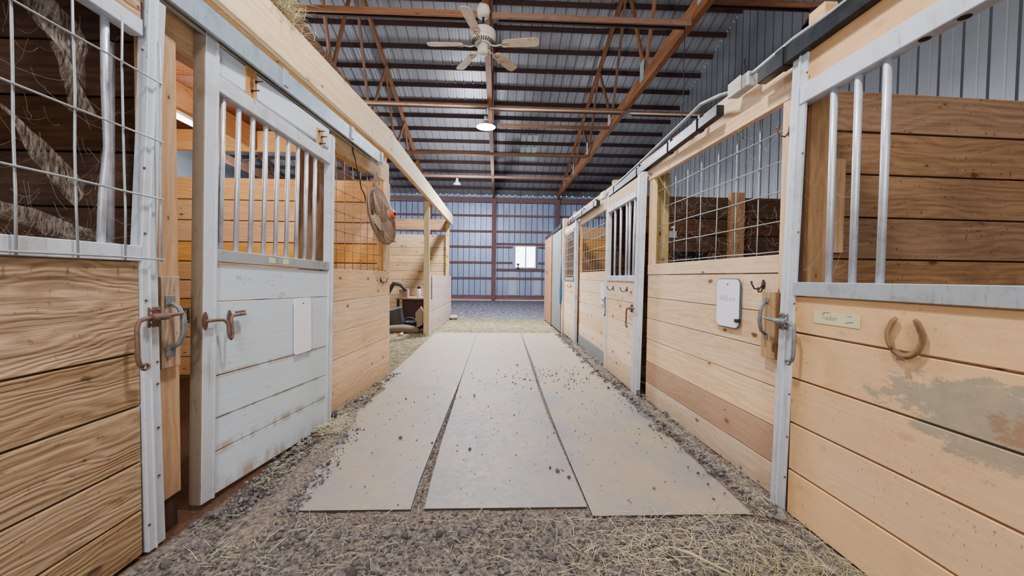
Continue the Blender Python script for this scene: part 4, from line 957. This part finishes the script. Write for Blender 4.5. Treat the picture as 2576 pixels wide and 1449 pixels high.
m=MB();m.box(0,.04,-.01,.05,.04,2.35,2);m.build('edge_trim',M['brown'],t,.003)
t=thing('plywood_door','tall reddish plywood door at the far end of right wall','door',(1.405,11.4,0),(0,-1))
m=MB();m.box(0,1.40,0,.05,.03,2.34,2);m.build('door_panel',M['brownslab'],t,.004)
m=MB();m.box(1.34,1.46,-.02,.0,.03,2.33,2);m.build('edge_board',M['post'],t,.003)
m=MB();m.box(0,.03,-.05,-.02,-.04,.04,2);m.build('pull',M['rust'],t,loc=(.75,0,1.4))
# ================================================================ GROUND
def mat_poly(label,L_,R_,ys,name='rubber_mat'):
    m=MB();n=len(ys);top=.011
    for i,y in enumerate(ys):
        for x in (L_[i],R_[i]): m.v+= [V(x,y,top),V(x,y,-.002)]
    for i in range(n-1):
        a=4*i;b=4*(i+1);z=[(0,0)]*4;t0=(.5,.5,0)
        m.face([a,a+2,b+2,b],z,t0);m.face([a,b,b+1,a+1],z,t0);m.face([a+2,a+3,b+3,b+2],z,t0)
    m.face([0,1,3,2],[(0,0)]*4,(0,0,0));e=4*(n-1);m.face([e,e+2,e+3,e+1],[(0,0)]*4,(0,0,0))
    o=m.build(name,M['mat']);return tag(o,label,'rubber mat','aisle mats')
def lerp(pts,y):
    for (y0,x0),(y1,x1) in zip(pts,pts[1:]):
        if y<=y1: return x0+(x1-x0)*(y-y0)/(y1-y0)
    return pts[-1][1]
LE=[(1.9,-1.10),(2.4,-1.2),(2.9,-1.27),(3.4,-1.33),(8.7,-1.34)];S1a=[(1.9,-.44),(2.3,-.455),(2.9,-.45),(3.6,-.44),(4.9,-.425),(8.7,-.42)];S1b=[(1.9,-.365),(2.3,-.385),(2.9,-.40),(3.6,-.405),(4.6,-.417),(8.7,-.415)]
S2a=[(1.9,.505),(2.6,.49),(3.4,.47),(4.3,.475),(8.7,.54)];S2b=[(1.9,.515),(2.6,.505),(3.0,.50),(3.4,.50),(4.3,.505),(5.3,.53),(8.7,.555)];RE=[(1.9,1.37),(4.2,1.375),(4.22,1.38),(8.7,1.42)]
segs=[2.05,4.3,6.45,8.6]
for col,(A,B,nm,y0) in enumerate(((LE,S1a,'left',2.045),(S1b,S2a,'centre',2.05),(S2b,RE,'right',1.97))):
    for k in range(3):
        a=segs[k]+.0008 if k else y0;b=segs[k+1]
        ys=[a+(b-a)*i/8 for i in range(9)]
        w=['nearest','middle','farthest'][k]
        mat_poly('%s dusty rubber mat in the %s row of the aisle'%(w,nm),[lerp(A,y) for y in ys],[lerp(B,y) for y in ys],ys)
# dirt drifts over mats and wall feet
n=N('dusty dirt');P=n.pos();b=n.noise(P,60,6,.7);c_=n.noise(P,7,4,.6)
col=n.mix(n.math('MULTIPLY',c_,.8),n.ramp(b,[(.3,lin('#6a5c52')),(.5,lin('#958678')),(.7,lin('#b0a294'))]),lin('#9a8474'))
n.bump(b,.7,.01);M['dustdirt']=n.fin(col,.95,0,.1)
def drift(label,path,w,h,seed,mat='dirt'):
    m=MB();nx=10;b0=len(m.v);ps=[V(*p,0) for p in path];full=[]
    for i in range(len(ps)-1):
        for k in range(10): full.append(ps[i].lerp(ps[i+1],k/10))
    full.append(ps[-1])
    for i,p in enumerate(full):
        d=(full[min(i+1,len(full)-1)]-full[max(i-1,0)]).normalized();s_=V(d.y,-d.x,0)
        ww=w*(1+.35*noise.noise(V(i*.35,seed,0)));en=min(1,min(i,len(full)-1-i)/4)
        for k in range(nx+1):
            u=k/nx*2-1;z=-.004+h*en*(1-u*u)**.8*(1+.6*noise.noise(V(p.x*9+u,p.y*9,seed)))
            m.v.append(p+s_*u*ww*(.3+.7*en)+V(0,0,z))
    for i in range(len(full)-1):
        for k in range(nx): a=i*(nx+1)+k;m.face([a,a+1,a+nx+2,a+nx+1],[(0,0)]*4,(0,0,0),True)
    return tag(m.build('dirt_drift',M[mat]),label,'dirt',kind='stuff')
drift('dirt and hay drift along the foot of white door and over mat edge',[(-1.22,1.75),(-1.20,2.2),(-1.20,2.7),(-1.25,3.15),(-1.34,3.6),(-1.30,4.7)],.13,.028,1.3)
drift('pinkish dust spread over the near left mat edge',[(-1.12,1.98),(-1.10,2.2),(-1.13,2.5),(-1.18,2.9),(-1.24,3.3)],.15,.013,5.2,'dustdirt')
drift('dirt drift along the foot of the right stall fronts',[(1.50,1.8),(1.49,2.3),(1.47,3.0),(1.45,3.9),(1.42,4.4)],.085,.04,7.1)
drift('dirt drift at the foot of farther right stalls',[(1.43,4.3),(1.40,5.2),(1.42,6.3),(1.44,7.6)],.09,.045,9.1)
# clods
def okfront(): 
    y=R.uniform(.55,2.02)
    return R.uniform(-1.5,1.55),y
m=MB()
for i in range(15000):
    x,y=okfront();r=min(.0025+abs(R.gauss(0,.0042)),.018)
    if y>1.96 and r>.01: continue
    m.blob((x,y,gz(x,y)+r*.35),r,.22,sq=(1.1,1,.75))
for i in range(2600):
    x=R.uniform(-1.45,-1.02);y=2.0+R.random()**1.6*1.2
    if R.random()<(x+1.5)*1.6*(y-1.8): continue
    r=min(.002+abs(R.gauss(0,.0038)),.015);m.blob((x,y,.012+r*.4),r,.22)
for i in range(110):
    x,y=okfront();y=min(y,1.85);r=R.uniform(.013,.027);m.blob((x,y,r*.35),r,.22,sq=(1.15,1,.7))
tag(m.build('dirt_clods',M['clod']),'loose grey dirt clods and pebbles covering the ground before the mats','dirt',kind='stuff')
m=MB()
for i in range(700):
    y=2.05+abs(R.gauss(0,1.6))+ (R.random()**2)*3;x=R.uniform(-1.3,1.35)
    if y>8.5: continue
    r=.0018+abs(R.gauss(0,.0022));m.blob((x,y,.011+r*.5),r,.2)
for i in range(260):
    y=R.gauss(4.75,.35);x=R.gauss(.75,.45)
    if abs(x)<1.35: r=.0025+abs(R.gauss(0,.004));m.blob((x,y,.011+r*.5),r,.2)
for (x,y,r) in ((-.72,2.95,.014),(-.18,2.75,.013),(.40,2.43,.015),(.46,2.35,.012),(-.22,4.0,.016),(.94,2.22,.010),(-.9,3.9,.011),(.3,5.4,.018)): m.blob((x,y,.011+r*.6),r,.2)
for i in range(2600):
    s_=R.choice((-1,1,1));y=R.uniform(1.9,8.4)
    if s_>0: x=1.44+R.gauss(0,.06)-.01*(y-2)
    else:
        if y>4.9: continue
        x=-1.34+R.gauss(0,.06)+.0*(y)
    r=.004+abs(R.gauss(0,.007));r=min(r,.026);m.blob((x,y,.025+r*.3),r,.22,sq=(1.1,1,.8))
for i in range(350):
    k=R.random();y=2.0+2.6*k
    x=(lerp(S1a,y)+lerp(S1b,y))/2+R.uniform(-.03,.03)*(1-k);m.blob((x,y,.008),R.uniform(.002,.007),.2)
tag(m.build('mat_crumbs',M['clod']),'dark crumbs and clods scattered over the rubber mats and along walls','dirt',kind='stuff')
def gfront():
    while True:
        x=R.uniform(-1.3,1.6);y=R.uniform(.6,2.0)
        w=.35+.65*max(0,min(1,(x-.1)/.9));w*=.35+.65*(noise.noise(V(x*5,y*7,2))>-.05);
        if R.random()<w: return (x,y,gz(x,y)+R.uniform(.003,.02))
strawset('loose_straw','loose straw and hay strewn over the dirt in the foreground',gfront,2300,'straw',(.015,.12),.0010,.16)
def gf2(): x=R.gauss(1.22,.17);y=R.gauss(1.38,.16);return (min(x,1.5),min(y,1.95),.01+abs(R.gauss(0,.03)))
strawset('hay_pile','thicker pile of greenish hay at lower right foreground',gf2,1150,'hay',(.04,.12),.0011,.35)
def gf3(): x=R.gauss(.72,.2);y=R.gauss(1.72,.12);return (x,min(y,1.93),.01+abs(R.gauss(0,.015)))
strawset('straw_patch','patch of pale straw below the right mat edge',gf3,260,'straw',(.03,.12),.0012,.2)
def gm():
    y=2.0+R.random()**1.5*6.4;return (R.uniform(-1.3,1.35),y,.013)
strawset('mat_straw','sparse bits of straw scattered on the rubber mats',gm,700,'straw',(.008,.04),.0008,.05)
def ge():
    if R.random()<.6: y=R.uniform(1.9,7.5);return (1.45-.006*(y-2)+R.gauss(0,.05),y,.03+R.random()*.03)
    y=R.uniform(2.2,4.9);return (-1.30+R.gauss(0,.06),y,.03+R.random()*.03)
strawset('edge_straw','straw gathered along the feet of both stall walls',ge,1200,'straw',(.02,.08),.0009,.25)
def gl():
    if R.random()<.55: x=R.uniform(-3.2,-1.28);y=R.uniform(4.95,8.3)
    else: x=R.uniform(-1.3,1.35);y=R.gauss(9.6,.65);
    return (x,max(y,4.95) if x<-1.3 else max(y,8.5),.01+R.random()*.02)
strawset('bay_hay','flattened hay covering the ground of the left bay and beyond the mats',gl,9000,'straw',(.03,.1),.0014,.12)
def gp():
    y=R.gauss(3.15,.12);return (-1.27+R.gauss(0,.06),y,.03+abs(R.gauss(0,.02)))
strawset('hay_tuft','tuft of hay at the far foot of the white door',gp,350,'straw',(.03,.1),.001,.3)
m=MB();m.tube([(0,0,0),(.07,-.06,.012),(.19,-.18,.01)],[.005,.006,.004],6);o=m.build('stalk',M['straw'],None,loc=(.80,1.72,.02));tag(o,'single thick pale stalk lying on the dirt at lower right','stalk')
m=MB();m.tube([(0,0,0),(.006,-.05,.01),(.01,-.10,.005)],[.004,.004,.003],5);o=m.build('twine_scrap',M['oran'],None,loc=(1.20,1.40,.05));tag(o,'short orange twine scrap in the hay at lower right','twine')
# ================================================================ COBWEBS
def cobweb(label,pf,n,sag=.06,r=.0005,sheets=(),L=.25,mat='web'):
    m=MB()
    for i in range(n):
        a=Vector(pf());b=a+V(R.gauss(0,1),R.gauss(0,1),R.gauss(0,1)).normalized()*R.uniform(.3,1)*L
        pp=[];wv=R.uniform(0,6);am=(b-a).length*.09
        for k in range(9):
            u=k/8;q=a.lerp(b,u)-V(0,0,sag*2.2*u*(1-u));q=q+V(noise.noise(q*11+V(wv,0,0)),noise.noise(q*11+V(0,wv,0)),noise.noise(q*13))*am*(4*u*(1-u));pp.append(q)
        m.tube(pp,r*R.uniform(.6,2),3,cap=False)
    o=m.build('cobweb',M[mat]);tag(o,label,'cobweb',kind='stuff')
    if sheets:
        m=MB()
        for s_ in sheets:
            a,b,c=[V(*p) for p in s_];K=8
            pt={}
            for i in range(K+1):
                for j in range(K+1-i):
                    u,v=i/K,j/K;p=a*(1-u-v)+b*u+c*v;e=min(u,v,1-u-v);p=p+V(.03*noise.noise(p*14),0,-.12*e+.03*noise.noise(p*9));pt[i,j]=len(m.v);m.v.append(p)
            for i in range(K):
                for j in range(K-i):
                    m.face([pt[i,j],pt[i+1,j],pt[i,j+1]],[(0,0)]*3,(0,0,0),True)
                    if i+j<K-1: m.face([pt[i+1,j],pt[i+1,j+1],pt[i,j+1]],[(0,0)]*3,(0,0,0),True)
        m.build('web_sheet',M['websheet'],o)
    return o
cobweb('dense dusty cobwebs hanging inside the nearest left window',lambda:(-1.62-abs(R.gauss(0,.05)),R.uniform(1.15,1.78),1.36+ (R.random()**2)*.9),130,.05,.00025,
  (((-1.60,1.28,1.82),(-1.60,1.60,1.60),(-1.58,1.52,1.50)),((-1.6,1.30,2.25),(-1.60,1.58,2.2),(-1.62,1.62,1.95)),((-1.6,1.2,1.5),(-1.6,1.74,1.38),(-1.62,1.45,1.36)),((-1.58,1.40,2.15),(-1.6,1.62,1.88),(-1.62,1.55,1.85))),.22)
cobweb('thin wispy cobwebs across the right wire window',lambda:(1.60+abs(R.gauss(0,.03)),R.uniform(2.1,3.7),R.uniform(1.4,2.25)),300,.05,.00035,(),.2)
cobweb('dusty cobwebs under the loft behind the bars of white door',lambda:(-1.62-abs(R.gauss(0,.15)),R.uniform(2.0,3.3),R.uniform(2.15,2.72)),300,.06,.0004,(),.25)
cobweb('tangled cobwebs between left header board and beam',lambda:(-1.53+(lambda y:0)(0)-R.random()*.1,R.uniform(2.2,4.6),R.uniform(2.63,2.72)),200,.02,.0006,(),.15)
cobweb('cobwebs around the fan hanger on the left mesh',lambda:(-1.37+R.gauss(0,.03),4.65+R.gauss(0,.12),2.28+R.gauss(0,.1)),160,.04,.0007,(),.18)
cobweb('cobwebs beside the post inside nearest right door',lambda:(1.62+R.random()*.2,2.0+R.gauss(0,.05),1.25+R.random()*.9),120,.04,.0005,(),.18)
# ================================================================ LIGHT
def area(name,loc,rot,size,e,col=(1,1,1),sy=None,spread=None):
    l=bpy.data.lights.new(name,'AREA');l.energy=e;l.color=col;l.size=size
    if sy: l.shape='RECTANGLE';l.size_y=sy
    o=bpy.data.objects.new(name,l);C.objects.link(o);o.location=loc;o.rotation_euler=rot;return o
def point(name,loc,e,r=.2,col=(1,1,1)):
    l=bpy.data.lights.new(name,'POINT');l.energy=e;l.shadow_soft_size=r;l.color=col
    o=bpy.data.objects.new(name,l);C.objects.link(o);o.location=loc;return o
warm=(1,.93,.86);cool=(.84,.91,1)
point('overhead_lamp_light',(-.1,1.9,4.9),430,.16,(1,.96,.93))
point('rear_overhead_fill',(0,-3.2,4.6),380,.3,(1,.96,.93))  # added fill above and behind the camera, no fixture there
area('hanging_lamp_light',(-.31,9.62,4.88),(0,0,0),.42,520,cool)
point('hanging_lamp_spill',(-.31,9.65,4.6),120,.25,cool)
point('far_end_fill',(-1.2,15.5,4.6),430,.4,(.86,.91,1))  # added cool fill for the far end, not one of the hanging lamps
point('far_left_fill',(-9.5,14.5,4.2),420,.4,cool)  # added to brighten the roof seen above the left partition, no fixture
point('far_right_fill',(4.4,14.5,4.4),45,.4,cool)  # added light that lifts the right side wall, no fixture
point('left_stall_light',(-2.9,3.55,2.35),52,.15,(1,.88,.74))
point('left_bay_fill',(-4.2,7.2,4.4),190,.3,cool)  # added light for the left bay and the gap over the partition
area('rear_fill',(0,-2.6,1.9),(math.radians(84),0,0),3.0,75,(1,.97,.95),1.8)  # added broad fill behind the camera, there is no doorway
area('window_daylight',((WX0+WX1)/2,YB+.15,(WZ0+WZ1)/2),(math.radians(90),0,0),1.0,60,(.85,.92,1))
w=bpy.data.worlds.new('world');bpy.context.scene.world=w;w.use_nodes=True
bg=w.node_tree.nodes['Background'];bg.inputs[0].default_value=(.9,.95,1,1);bg.inputs[1].default_value=6
sc=bpy.context.scene
sc.view_settings.view_transform='AgX';sc.view_settings.look='None';sc.view_settings.exposure=.72
